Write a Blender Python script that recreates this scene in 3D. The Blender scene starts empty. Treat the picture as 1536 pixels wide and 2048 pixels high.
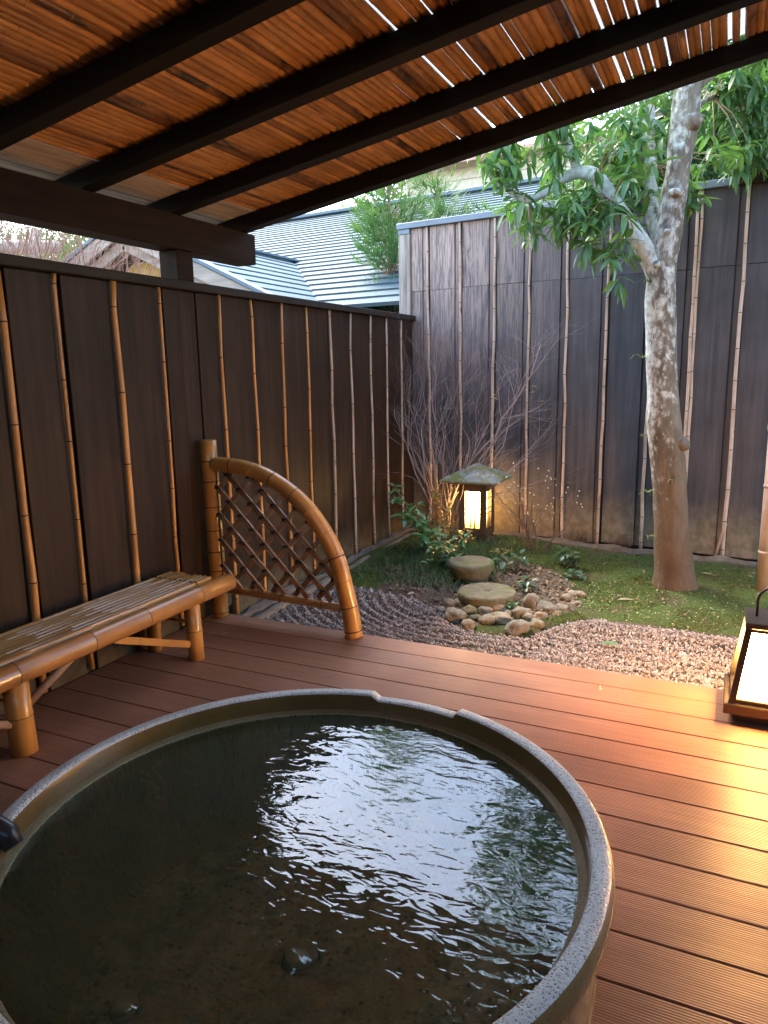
import bpy, bmesh, math, random
import numpy as np
from mathutils import Vector, Matrix, noise as mnoise
R = math.radians
rnd = random.Random(7)
nrg = np.random.default_rng(7)
sc = bpy.context.scene
COL = sc.collection

# ------------------------------------------------------------------ camera
YAW, PITCH, ROLL = R(25.41), R(11.036), R(-1.018)
cd = bpy.data.cameras.new("camera"); cam = bpy.data.objects.new("camera", cd); COL.objects.link(cam)
Fw = Vector((-math.sin(YAW)*math.cos(PITCH), math.cos(YAW)*math.cos(PITCH), -math.sin(PITCH)))
Rt = Vector((math.cos(YAW), math.sin(YAW), 0)); Up = Rt.cross(Fw)
Rr = Rt*math.cos(ROLL) + Up*math.sin(ROLL); Uu = -Rt*math.sin(ROLL) + Up*math.cos(ROLL)
m = Matrix((Rr, Uu, -Fw)).transposed().to_4x4(); m.translation = Vector((0, 0, 1.5))
cam.matrix_world = m
cd.sensor_fit = 'HORIZONTAL'; cd.sensor_width = 36; cd.lens = 36*1454.1/1536
cd.clip_start = .05; cd.clip_end = 500
sc.camera = cam

# ------------------------------------------------------------------ world, sun, exposure
w = bpy.data.worlds.new("World"); sc.world = w; w.use_nodes = True
wn = w.node_tree; bg = wn.nodes['Background']
sky = wn.nodes.new('ShaderNodeTexSky'); sky.sky_type = 'NISHITA'; sky.sun_disc = False
SUN_EL, SUN_AZ = R(52), R(-62)          # azimuth clockwise from +Y
sky.sun_elevation = SUN_EL; sky.sun_rotation = SUN_AZ
sky.air_density = 1.3; sky.dust_density = 1.8; sky.ozone_density = 1.0
wn.links.new(sky.outputs[0], bg.inputs[0]); bg.inputs[1].default_value = 0.15
sl = bpy.data.lights.new("sun", 'SUN'); sl.energy = 0.8; sl.angle = R(14); sl.color = (1, .95, .87)
so = bpy.data.objects.new("sun", sl); COL.objects.link(so)
sd = Vector((math.sin(SUN_AZ)*math.cos(SUN_EL), math.cos(SUN_AZ)*math.cos(SUN_EL), math.sin(SUN_EL)))
so.rotation_euler = sd.to_track_quat('Z', 'Y').to_euler()
vs = sc.view_settings; vs.view_transform = 'Standard'; vs.look = 'None'; vs.gamma = 1; vs.use_curve_mapping = False
vs.exposure = 2.95
LAMP_FLOOR = 32.0
LAMP_GARDEN = 8.5

# ------------------------------------------------------------------ materials
class NT:
    def __init__(s, name):
        s.m = bpy.data.materials.new(name); s.m.use_nodes = True; s.t = s.m.node_tree; s.n = s.t.nodes
        s.b = s.n['Principled BSDF']; s.tc = s.n.new('ShaderNodeTexCoord'); s.oi = s.n.new('ShaderNodeObjectInfo')
    def l(s, a, b): s.t.links.new(a, b)
    def coord(s, scale=(1, 1, 1), rand=True, out='Object'):
        mp = s.n.new('ShaderNodeMapping'); mp.inputs['Scale'].default_value = scale
        if rand:
            mu = s.n.new('ShaderNodeVectorMath'); mu.operation = 'SCALE'; mu.inputs[0].default_value = (7.3, 3.1, 9.7)
            s.l(s.oi.outputs['Random'], mu.inputs['Scale'])
            ad = s.n.new('ShaderNodeVectorMath'); ad.operation = 'ADD'
            s.l(s.tc.outputs[out], ad.inputs[0]); s.l(mu.outputs[0], ad.inputs[1]); s.l(ad.outputs[0], mp.inputs[0])
        else: s.l(s.tc.outputs[out], mp.inputs[0])
        return mp.outputs[0]
    def noise(s, co, scale, detail=4, rough=.55, dist=0):
        k = s.n.new('ShaderNodeTexNoise'); k.inputs['Scale'].default_value = scale; k.inputs['Detail'].default_value = detail
        k.inputs['Roughness'].default_value = rough; k.inputs['Distortion'].default_value = dist
        s.l(co, k.inputs['Vector']); return k.outputs['Fac']
    def voro(s, co, scale, feature='F1'):
        k = s.n.new('ShaderNodeTexVoronoi'); k.inputs['Scale'].default_value = scale; k.feature = feature
        s.l(co, k.inputs['Vector']); return k.outputs['Distance'], (k.outputs['Color'] if feature == 'F1' else None)
    def ramp(s, f, stops):
        r = s.n.new('ShaderNodeValToRGB'); e = r.color_ramp.elements
        while len(e) < len(stops): e.new(.5)
        for i, (p, c) in enumerate(stops):
            e[i].position = p; e[i].color = (*c, 1) if len(c) == 3 else c
        s.l(f, r.inputs[0]); return r.outputs[0]
    def mix(s, f, a, b, mode='MIX'):
        x = s.n.new('ShaderNodeMix'); x.data_type = 'RGBA'; x.blend_type = mode
        for v, i in ((f, 0), (a, 6), (b, 7)):
            if hasattr(v, 'links'): s.l(v, x.inputs[i])
            else: x.inputs[i].default_value = v if i == 0 else (*v, 1)
        return x.outputs[2]
    def math(s, op, a, b=0, clamp=False):
        x = s.n.new('ShaderNodeMath'); x.operation = op; x.use_clamp = clamp
        for v, i in ((a, 0), (b, 1)):
            if hasattr(v, 'links'): s.l(v, x.inputs[i])
            else: x.inputs[i].default_value = v
        return x.outputs[0]
    def sep(s, co):
        x = s.n.new('ShaderNodeSeparateXYZ'); s.l(co, x.inputs[0]); return x.outputs
    def bump(s, h, strength=.3, dist=.01, prev=None):
        b = s.n.new('ShaderNodeBump'); b.inputs['Strength'].default_value = strength; b.inputs['Distance'].default_value = dist
        s.l(h, b.inputs['Height'])
        if prev is not None: s.l(prev, b.inputs['Normal'])
        s.l(b.outputs[0], s.b.inputs['Normal']); return b.outputs[0]
    def set(s, **k):
        names = dict(color='Base Color', rough='Roughness', metal='Metallic', spec='Specular IOR Level', coat='Coat Weight', coatr='Coat Roughness',
                     emc='Emission Color', ems='Emission Strength', trans='Transmission Weight', sss='Subsurface Weight')
        for a, v in k.items():
            i = s.b.inputs[names[a]]
            if hasattr(v, 'links'): s.l(v, i)
            else: i.default_value = (*v, 1) if isinstance(v, tuple) else v
        return s
def rng(s, f, a, b):
    x = s.n.new('ShaderNodeMapRange'); x.inputs[3].default_value = a; x.inputs[4].default_value = b; s.l(f, x.inputs[0]); return x.outputs[0]

def wood(name, dark, light, axis='Z', grain=28, rough=.6, bump=.25, weather=None, dirt=None, spec=.35):
    s = NT(name); sc_ = {'Z': (1, 1, .06), 'X': (.05, 1, 1), 'Y': (1, .05, 1)}[axis]
    co = s.coord(sc_); co2 = s.coord((1, 1, 1))
    g = s.noise(co, grain, 6, .6, .4); g2 = s.noise(co, grain*4, 3, .6); big = s.noise(co2, 2.2, 3)
    c = s.ramp(g, [(.3, dark), (.7, light)])
    v = s.ramp(big, [(.3, (.72, .72, .72)), (.7, (1.15, 1.12, 1.1))])
    c = s.mix(1, c, v, 'MULTIPLY')
    if weather or dirt:
        xyz = s.sep(s.coord((1, 1, 1), rand=False))
    if weather:                      # sun-bleached upper end of the fence, streaky grain
        wz = rng2(s, xyz[2], 1.0, 2.5); wx = rng2(s, xyz[0], 1.7, .4)
        f = s.math('MULTIPLY', wz, wx); gg = s.noise(co, grain*1.6, 8, .7, 1.6)
        f2 = s.math('MULTIPLY', f, s.ramp(gg, [(.42, (.18,)*3), (.56, (1, 1, 1))]), True)
        c = s.mix(s.math('MULTIPLY', f2, .95, True), c, weather)
    if dirt:                         # splashed earth and algae on the foot of the boards
        n = s.noise(s.coord((1, 1, .6), rand=False), 9, 5, .7)
        h = s.math('ADD', xyz[2], s.math('MULTIPLY', n, -.34))
        f = rng2(s, h, .24 if weather else .02, -.08 if weather else -.22)
        dc = s.ramp(s.noise(s.coord((1, 1, 1), rand=False), 14, 5), [(.4, dirt[0]), (.6, dirt[1])])
        c = s.mix(s.math('MULTIPLY', f, .85), c, dc)
    s.set(color=c, rough=rough, spec=spec)
    hb = s.math('ADD', g, s.math('MULTIPLY', g2, .5)); s.bump(hb, bump, .004)
    return s.m
def rng2(s, f, a, b):
    x = s.n.new('ShaderNodeMapRange'); x.clamp = True; x.inputs[1].default_value = a; x.inputs[2].default_value = b; s.l(f, x.inputs[0]); return x.outputs[0]

def bamboo(name, a, b, axis='Z', rough=.32, streak=.5, stain=None, bump=.12, coat=.0):
    s = NT(name); sc_ = {'Z': (1, 1, .05), 'X': (.05, 1, 1), 'Y': (1, .05, 1), 'N': (1, 1, 1)}[axis]
    co = s.coord(sc_); g = s.noise(co, 60, 4, .6); big = s.noise(s.coord(), 4, 3)
    c = s.mix(s.math('MULTIPLY', g, streak), a, b)
    v = s.ramp(big, [(.3, (.7, .66, .6)), (.65, (1.1, 1.1, 1.1))]); c = s.mix(1, c, v, 'MULTIPLY')
    r = s.ramp(s.oi.outputs['Random'], [(0, (.72, .68, .62)), (1, (1.15, 1.15, 1.15))]); c = s.mix(1, c, r, 'MULTIPLY')
    if stain:
        st = s.noise(s.coord((1, 1, .35) if axis == 'Z' else (1, .35, 1)), stain[1], 5, .7, 1.2)
        f = s.ramp(st, [(stain[2], (0, 0, 0)), (stain[2]+.1, (1, 1, 1))]); c = s.mix(f, c, stain[0])
    s.set(color=c, rough=rough, coat=coat, coatr=.15); s.bump(g, bump, .002)
    return s.m
def plain(name, c, rough=.5, metal=0, n=None, bump=0, spec=.5, c2=None, scale=8):
    s = NT(name); k = s.noise(s.coord(), scale, 5, .6)
    s.set(color=s.ramp(k, [(.3, tuple(x*.82 for x in c)), (.7, c2 or tuple(min(1, x*1.12) for x in c))]), rough=rough, metal=metal, spec=spec)
    if bump: s.bump(s.noise(s.coord(), scale*6, 4, .6), bump, .006)
    return s.m

M = {}
M['fence_l'] = wood('stained_board', (.022, .0125, .008), (.050, .028, .018), 'Z', 22, .5, .3, None, ((.10, .085, .045), (.16, .12, .08)), .18)
M['fence_b'] = wood('weathered_board', (.048, .044, .050), (.098, .090, .099), 'Z', 22, .55, .6, (.46, .33, .28), ((.17, .135, .075), (.27, .21, .15)))
M['batten'] = wood('dark_batten', (.020, .016, .014), (.034, .027, .023), 'Z', 22, .6)
M['cap'] = wood('cap_timber', (.022, .016, .013), (.040, .031, .026), 'Y', 20, .55, .25, None, None, .15)
M['capx'] = plain('painted_metal_cap', (.16, .20, .25), .45, .1)
M['postw'] = wood('weathered_post', (.16, .13, .11), (.52, .45, .39), 'Z', 26, .7, .6)
M['rafter'] = wood('black_rafter', (.008, .007, .006), (.020, .016, .013), 'X', 20, .6, .25, None, None, .12)
M['beam'] = wood('dark_beam', (.014, .007, .004), (.032, .016, .009), 'Y', 16, .6, .25, None, None, .1)
M['bam_f'] = bamboo('orange_bamboo_pole', (.62, .29, .085), (.42, .17, .045), 'Z', .35, .8)
M['bam_g'] = bamboo('weathered_bamboo_pole', (.60, .45, .36), (.34, .22, .16), 'Z', .5, .9, ((.08, .05, .035), 7, .6))
M['node'] = plain('dark_node', (.035, .014, .006), .6)
M['bam_o'] = bamboo('lacquered_bamboo', (.74, .37, .095), (.52, .22, .05), 'Z', .3, .9, ((.34, .13, .035), 5, .60), .05, .25)
M['bam_y'] = bamboo('lacquered_bamboo_lengthwise', (.66, .32, .10), (.44, .19, .05), 'Y', .3, .9, ((.30, .12, .035), 5, .60), .015, .3)
M['lath'] = bamboo('split_bamboo_strip', (.56, .29, .14), (.38, .18, .08), 'N', .22, .6, None, .02, .3)
M['tie'] = plain('tarred_cord', (.018, .010, .007), .8)
M['ceil'] = bamboo('ceiling_bamboo', (.60, .30, .10), (.38, .165, .045), 'Y', .42, .9, ((.10, .042, .016), 3.0, .60))
M['ceild'] = bamboo('stained_ceiling_bamboo', (.28, .12, .04), (.15, .06, .02), 'Y', .45, .9, ((.03, .014, .008), 9, .52))
M['cnode'] = plain('ceiling_node', (.26, .11, .035), .6)
M['lathgrey'] = wood('grey_lath', (.30, .25, .21), (.58, .50, .43), 'Y', 30, .7)

def deck_mat():
    s = NT('grooved_deck_board'); xyz = s.sep(s.coord((1, 1, 1), rand=False))
    wv = s.math('SINE', s.math('MULTIPLY', xyz[1], 2*math.pi/.0083))
    g = s.noise(s.coord((.03, 1, 1)), 90, 5, .6); big = s.noise(s.coord((.4, 1, 1)), 3, 4)
    c = s.ramp(g, [(.3, (.29, .135, .078)), (.7, (.42, .21, .125))])
    c = s.mix(1, c, s.ramp(big, [(.3, (.80, .78, .76)), (.7, (1.1, 1.1, 1.1))]), 'MULTIPLY')
    c = s.mix(1, c, s.ramp(s.oi.outputs['Random'], [(0, (.9, .88, .86)), (1, (1.08, 1.06, 1.04))]), 'MULTIPLY')
    wet = s.noise(s.coord((1, 1, 1), rand=False), 1.7, 4, .6); c = s.mix(1, c, s.ramp(wet, [(.38, (.78, .75, .72)), (.6, (1.04, 1.03, 1.02))]), 'MULTIPLY')
    sc2 = s.noise(s.coord((.25, 1, 1), rand=False), 30, 6, .8); c = s.mix(s.math('MULTIPLY', s.ramp(sc2, [(.62, (0,)*3), (.74, (1,)*3)]), .35), c, (.52, .33, .22))
    c = s.mix(rng2(s, wv, -.4, -1), c, (.20, .095, .052))
    s.set(color=c, rough=s.ramp(big, [(.3, (.40,)*3), (.7, (.56,)*3)]), spec=.34)
    h = s.math('ADD', s.math('MULTIPLY', wv, .5), s.math('MULTIPLY', g, .6)); s.bump(h, .55, .0016)
    return s.m
M['deck'] = deck_mat()

def glaze(name, c1, c2, spot, spots=90, thr=.32, rough=.35, bumpy=.25, big=6):
    s = NT(name); co = s.coord(rand=False); d, _ = s.voro(co, spots); n = s.noise(co, big, 5, .6); n2 = s.noise(co, 160, 3, .7)
    c = s.ramp(n, [(.3, c1), (.7, c2)])
    f = s.ramp(d, [(thr-.1, (1, 1, 1)), (thr, (0, 0, 0))]); f = s.math('MULTIPLY', f, s.ramp(s.noise(co, 25, 3), [(.35, (0, 0, 0)), (.5, (1, 1, 1))]))
    c = s.mix(f, c, spot); c = s.mix(s.math('MULTIPLY', s.ramp(n2, [(.5, (0,)*3), (.7, (1,)*3)]), .3), c, spot)
    s.set(color=c, rough=rough, spec=.5); s.bump(s.math('ADD', n2, d), bumpy, .003); return s.m
M['rim'] = glaze('speckled_stoneware', (.62, .60, .54), (.80, .78, .70), (.15, .14, .12), 150, .36, .28, .5)
M['lip'] = glaze('olive_glaze', (.26, .19, .07), (.36, .27, .11), (.10, .07, .03), 80, .2, .15, .08)
M['tubside'] = glaze('tan_glaze', (.34, .25, .13), (.44, .34, .20), (.16, .12, .06), 60, .15, .22, .1)
M['tubin'] = glaze('brown_olive_glaze', (.15, .09, .025), (.21, .13, .04), (.07, .045, .015), 70, .2, .28, .1)
M['ledge'] = glaze('gritty_ledge', (.22, .16, .07), (.30, .22, .11), (.08, .06, .03), 150, .3, .7, .4)
def basin_mat():
    s = NT('basin_wall_glaze'); co = s.coord(rand=False)
    xyz = s.sep(co); ang = s.math('ARCTAN2', xyz[1], xyz[0])
    cb = s.n.new('ShaderNodeCombineXYZ'); s.l(s.math('MULTIPLY', ang, 26), cb.inputs[0]); s.l(s.math('MULTIPLY', xyz[2], 5), cb.inputs[1])
    n = s.n.new('ShaderNodeTexNoise'); n.inputs['Scale'].default_value = 1.6; n.inputs['Detail'].default_value = 2; n.inputs['Distortion'].default_value = 1.4
    s.l(cb.outputs[0], n.inputs['Vector'])
    line = s.ramp(s.math('ABSOLUTE', s.math('SUBTRACT', n.outputs['Fac'], .5)), [(0, (1, 1, 1)), (.022, (0, 0, 0))])
    c = s.ramp(s.noise(co, 5, 4), [(.3, (.36, .35, .16)), (.7, (.50, .47, .24))]); c = s.mix(line, c, (.06, .05, .022))
    s.set(color=c, rough=.5); return s.m
M['basin'] = basin_mat()
def floor_mat():
    s = NT('basin_floor_glaze'); co = s.coord(rand=False); d, _ = s.voro(co, 34); n = s.noise(co, 5, 6, .65); n3 = s.noise(co, 22, 6, .75, .6)
    c = s.ramp(n, [(.3, (.50, .55, .38)), (.7, (.78, .84, .64))])
    c = s.mix(s.ramp(n3, [(.42, (0, 0, 0)), (.62, (1, 1, 1))]), c, (.26, .29, .18))
    f = s.math('MULTIPLY', s.ramp(d, [(.20, (1, 1, 1)), (.32, (0, 0, 0))]), s.ramp(s.noise(co, 3, 3), [(.42, (0, 0, 0)), (.55, (1, 1, 1))]))
    c = s.mix(s.math('MULTIPLY', f, .9), c, (.028, .024, .014)); s.set(color=c, rough=.6); s.bump(n3, .5, .006); return s.m
M['basinfloor'] = floor_mat()

def water_mat():
    s = NT('hot_spring_water'); s.n.remove(s.b)
    out = [x for x in s.n if x.type == 'OUTPUT_MATERIAL'][0]
    co = s.coord(rand=False)
    a = s.noise(s.coord((.8, 1.7, 1), rand=False), 7, 1, .5, 1.0); b_ = s.noise(s.coord((1.0, 1.9, 1), rand=False), 17, 1, .5, 1.2); c_ = s.noise(co, 3.0, 2, .5, .5)
    h = s.math('ADD', s.math('ADD', s.math('MULTIPLY', a, 1.0), s.math('MULTIPLY', b_, .42)), s.math('MULTIPLY', c_, .9))
    bp = s.n.new('ShaderNodeBump'); bp.inputs['Strength'].default_value = 1; bp.inputs['Distance'].default_value = .0028; s.l(h, bp.inputs['Height'])
    fr = s.n.new('ShaderNodeFresnel'); fr.inputs[0].default_value = 1.8; s.l(bp.outputs[0], fr.inputs['Normal'])
    tr = s.n.new('ShaderNodeBsdfTransparent'); tr.inputs[0].default_value = (.92, .97, .78, 1)
    df = s.n.new('ShaderNodeBsdfDiffuse'); df.inputs[0].default_value = (.34, .42, .22, 1)
    gl = s.n.new('ShaderNodeBsdfGlossy'); gl.inputs['Roughness'].default_value = .0; s.l(bp.outputs[0], gl.inputs['Normal'])
    m0 = s.n.new('ShaderNodeMixShader'); m0.inputs[0].default_value = .10; s.l(tr.outputs[0], m0.inputs[1]); s.l(df.outputs[0], m0.inputs[2])
    m1 = s.n.new('ShaderNodeMixShader'); s.l(fr.outputs[0], m1.inputs[0]); s.l(m0.outputs[0], m1.inputs[1]); s.l(gl.outputs[0], m1.inputs[2])
    s.l(m1.outputs[0], out.inputs[0]); return s.m
M['water'] = water_mat()

def leaf_mat(name, a, b, back=None, rough=.38, trans=.35, island=True, spec=.5):
    s = NT(name); out = [x for x in s.n if x.type == 'OUTPUT_MATERIAL'][0]
    if island:
        g = s.n.new('ShaderNodeNewGeometry'); r = s.math('FRACT', s.math('ADD', g.outputs['Random Per Island'], s.oi.outputs['Random']))
    else: r = s.oi.outputs['Random']
    c = s.ramp(r, [(0, a), (.55, tuple((x+y)/2 for x, y in zip(a, b))), (1, b)])
    c = s.mix(.35, c, s.mix(s.noise(s.coord(), 12, 3), a, b))
    s.set(color=c, rough=rough, spec=spec)
    tl = s.n.new('ShaderNodeBsdfTranslucent'); s.l(s.mix(1, c, (1.2, 1.35, .55), 'MULTIPLY'), tl.inputs[0])
    mx = s.n.new('ShaderNodeMixShader'); mx.inputs[0].default_value = trans
    s.l(s.b.outputs[0], mx.inputs[1]); s.l(tl.outputs[0], mx.inputs[2]); s.l(mx.outputs[0], out.inputs[0]); return s.m
M['leaf'] = leaf_mat('long_leaf', (.06, .15, .065), (.15, .27, .095), rough=.36)
M['leafbg'] = leaf_mat('distant_leaf', (.045, .10, .03), (.17, .25, .07))
M['leafdark'] = leaf_mat('dark_leaf', (.025, .06, .02), (.08, .14, .04))
M['leafy'] = leaf_mat('yellow_green_leaf', (.16, .15, .04), (.30, .25, .08))
M['shrubleaf'] = leaf_mat('glossy_shrub_leaf', (.09, .21, .10), (.17, .32, .12), rough=.25, trans=.25)
M['bush'] = leaf_mat('low_plant_leaf', (.05, .10, .06), (.11, .18, .10), rough=.35)
M['conifer'] = leaf_mat('conifer_needles', (.08, .18, .08), (.20, .32, .12), rough=.6, trans=.3)
M['twig'] = plain('bare_twig', (.30, .235, .22), .8)
M['twigd'] = plain('brown_twig', (.20, .125, .10), .8)
M['twigp'] = plain('pinkish_twig', (.34, .19, .13), .8)
M['twigs_o'] = plain('tan_stem', (.40, .22, .10), .7)
M['dryleaf'] = leaf_mat('fallen_leaf', (.30, .22, .11), (.42, .34, .22), rough=.6, trans=.2)
M['yleaf'] = leaf_mat('clinging_yellow_leaf', (.55, .42, .12), (.6, .5, .2))

def bark_mat():
    s = NT('lichened_bark'); co = s.coord((1, 1, .6), rand=False); co1 = s.coord(rand=False)
    base = s.ramp(s.noise(s.coord((1, 1, .3), rand=False), 14, 6, .65), [(.3, (.085, .068, .048)), (.7, (.25, .21, .165))])
    xyz = s.sep(co1)
    l1 = s.noise(co, 16, 10, .78, .5); l2, _ = s.voro(co, 26)
    lich_skylit = s.math('ADD', l1, s.math('MULTIPLY', l2, -.22))
    # lichen, more above knee height; left side also whitened to paint in sky light
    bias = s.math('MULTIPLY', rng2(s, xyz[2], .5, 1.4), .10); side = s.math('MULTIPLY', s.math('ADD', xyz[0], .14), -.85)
    lich_skylit = s.math('ADD', lich_skylit, s.math('ADD', bias, side))
    f = s.ramp(lich_skylit, [(.45, (0, 0, 0)), (.60, (1, 1, 1))])
    c = s.mix(s.math('MULTIPLY', f, .9), base, s.ramp(s.noise(co1, 30, 3), [(.3, (.42, .44, .41)), (.7, (.74, .77, .72))]))
    ms = s.noise(co1, 6, 5, .6); mf = s.math('MULTIPLY', s.ramp(ms, [(.48, (0, 0, 0)), (.62, (1, 1, 1))]), rng2(s, xyz[2], 1.6, .1))
    c = s.mix(s.math('MULTIPLY', mf, .6), c, (.075, .06, .025)); c = s.mix(s.math('MULTIPLY', rng2(s, xyz[2], 1.25, .25), .75), c, s.ramp(ms, [(.35, (.075, .040, .022)), (.65, (.15, .085, .048))]))
    s.set(color=c, rough=.8, spec=.2); s.bump(s.math('ADD', s.noise(s.coord((1, 1, .4), rand=False), 40, 5, .7), s.math('MULTIPLY', l1, .6)), .8, .012); return s.m
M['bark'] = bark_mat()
M['bark2'] = plain('reddish_bark', (.36, .22, .14), .8, bump=.5)
M['soil'] = plain('brown_soil', (.060, .040, .026), .95, bump=.8, c2=(.11, .075, .05), scale=14)
def moss_mat():
    s = NT('moss'); co = s.coord(rand=False); n = s.noise(co, 3.2, 6, .6); n2 = s.noise(co, 60, 4, .7); n3 = s.noise(co, 9, 5, .6)
    c = s.ramp(n2, [(.3, (.035, .055, .012)), (.7, (.11, .14, .035))])
    c = s.mix(s.ramp(n, [(.52, (0, 0, 0)), (.66, (1, 1, 1))]), c, (.095, .070, .040))
    c = s.mix(s.math('MULTIPLY', s.ramp(n3, [(.5, (0, 0, 0)), (.7, (1, 1, 1))]), .5), c, (.05, .075, .02))
    s.set(color=c, rough=.95, spec=.15); s.bump(s.math('ADD', n2, s.math('MULTIPLY', n3, 1.5)), 1, .02); return s.m
M['moss'] = moss_mat()
def island_mat(name, stops, rough=.8, noise_mix=.3, scale=40, bump=.3):
    s = NT(name); g = s.n.new('ShaderNodeNewGeometry'); c = s.ramp(g.outputs['Random Per Island'], stops)
    c = s.mix(noise_mix, c, s.ramp(s.noise(s.coord(), scale, 4), [(.35, stops[0][1]), (.65, stops[-1][1])]))
    s.set(color=c, rough=rough, spec=.3); s.bump(s.noise(s.coord(), scale*2, 4), bump, .003); return s.m
M['gravel'] = island_mat('gravel_chips', [(0, (.13, .10, .09)), (.4, (.28, .22, .195)), (.8, (.44, .36, .325)), (1, (.62, .55, .50))])
M['mossblade'] = island_mat('moss_tufts', [(0, (.035, .06, .012)), (.6, (.11, .15, .036)), (1, (.21, .23, .07))], .8, .2)
M['litter'] = island_mat('pale_leaf_specks', [(0, (.30, .32, .10)), (.5, (.42, .40, .18)), (1, (.38, .28, .15))], .7, .1)
M['brownlitter'] = island_mat('brown_leaf_litter', [(0, (.07, .04, .02)), (.6, (.16, .09, .05)), (1, (.26, .17, .09))], .8, .2)
def stone(name, a, b, moss=None, speck=None):
    s = NT(name); co = s.coord(); n = s.noise(co, 9, 6, .65); n2 = s.noise(co, 70, 4, .7)
    c = s.ramp(n, [(.3, a), (.7, b)]); c = s.mix(s.math('MULTIPLY', n2, .4), c, tuple(x*.5 for x in a))
    c = s.mix(1, c, s.ramp(s.oi.outputs['Random'], [(0, (.7, .72, .74)), (.5, (1, .95, .85)), (1, (1.2, 1.15, 1.1))]), 'MULTIPLY')
    if moss:
        ms = s.noise(s.coord(), 5, 6, .7, .4); c = s.mix(s.ramp(ms, [(moss[1], (0, 0, 0)), (moss[1]+.12, (1, 1, 1))]), c, moss[0])
    s.set(color=c, rough=.75, spec=.3); s.bump(s.math('ADD', n, s.math('MULTIPLY', n2, .8)), 1, .014); return s.m
M['cobble'] = stone('river_cobble', (.17, .14, .10), (.42, .36, .28), ((.09, .10, .03), .62))
M['cobblem'] = stone('mossy_cobble', (.15, .13, .07), (.24, .21, .12), ((.07, .09, .02), .50))
M['millstone'] = stone('mossy_millstone', (.12, .105, .07), (.25, .22, .15), ((.10, .12, .03), .50))
M['kerb'] = stone('mortar_kerb', (.20, .16, .12), (.34, .28, .22), ((.10, .11, .04), .62))
M['mud'] = stone('crumbling_mortar', (.20, .15, .11), (.36, .28, .22), ((.12, .11, .06), .62))
M['roofstone'] = stone('lichened_lantern_roof', (.20, .22, .20), (.32, .34, .31), ((.17, .17, .05), .44))
M['lanternwood'] = wood('lantern_wood', (.07, .045, .03), (.13, .085, .055), 'Z', 30, .6)
M['bronze'] = plain('bronze_metal', (.085, .060, .045), .38, .6)
M['pvc'] = plain('pinkish_pvc', (.46, .33, .27), .35, c2=(.52, .38, .31))
M['chrome'] = plain('chrome', (.85, .92, .97), .3, .15)
M['blackrub'] = plain('dark_spout_stone', (.03, .03, .032), .3)
M['teal'] = plain('painted_steel_roof', (.038, .085, .102), .7, 0, c2=(.05, .10, .12), scale=2)
M['tealdark'] = plain('roof_shadow_joint', (.03, .05, .055), .7)
M['tealcap'] = plain('roof_hip_cap', (.12, .17, .21), .5, 0)
M['gable'] = wood('gable_board', (.30, .24, .19), (.52, .45, .38), 'X', 20, .8)
M['soffit'] = plain('soffit_board', (.24, .19, .13), .7)
M['yellowwall'] = plain('yellow_plaster', (.62, .38, .10), .7)
M['creamwall'] = plain('cream_siding', (.70, .62, .50), .7)
M['creamroof'] = plain('terracotta_roof', (.55, .33, .24), .7)
M['log'] = wood('pale_log', (.42, .32, .25), (.62, .52, .44), 'X', 16, .8)
M['hill'] = plain('wooded_hill', (.05, .075, .03), .95, c2=(.12, .13, .05), scale=.6)
M['terrain'] = plain('open_ground', (.12, .10, .07), .95)
M['blockerwall'] = wood('blocker_wall_timber', (.05, .035, .025), (.09, .065, .045), 'Z', 18, .6)
def sheet_mat():
    s = NT('corrugated_translucent_sheet'); out = [x for x in s.n if x.type == 'OUTPUT_MATERIAL'][0]
    s.set(color=(.45, .46, .46), rough=.4); tl = s.n.new('ShaderNodeBsdfTranslucent'); tl.inputs[0].default_value = (.27, .29, .30, 1)
    mx = s.n.new('ShaderNodeMixShader'); mx.inputs[0].default_value = .7; s.l(s.b.outputs[0], mx.inputs[1]); s.l(tl.outputs[0], mx.inputs[2]); s.l(mx.outputs[0], out.inputs[0]); return s.m
M['sheet'] = sheet_mat()
def emis(name, c, st, low=None):
    s = NT(name); s.set(color=(.8, .8, .75), rough=.5, emc=c, ems=st)
    if low:   # the diffuser is dimmer toward its foot, away from the tube
        z = s.sep(s.coord(rand=False))[2]; f = rng2(s, z, low[0], low[1]); s.l(s.mix(f, low[2], c), s.b.inputs['Emission Color'])
        s.l(s.math('MULTIPLY', s.math('ADD', s.math('POWER', f, 3), .035), st), s.b.inputs['Emission Strength'])
    return s.m
M['glow_f'] = emis('lit_acrylic', (1, .46, .14), LAMP_FLOOR, (.08, .24, (1, .80, .16)))
M['glow_g'] = emis('lit_paper', (1, .55, .18), LAMP_GARDEN, (.13, .30, (1, .66, .10)))

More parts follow.
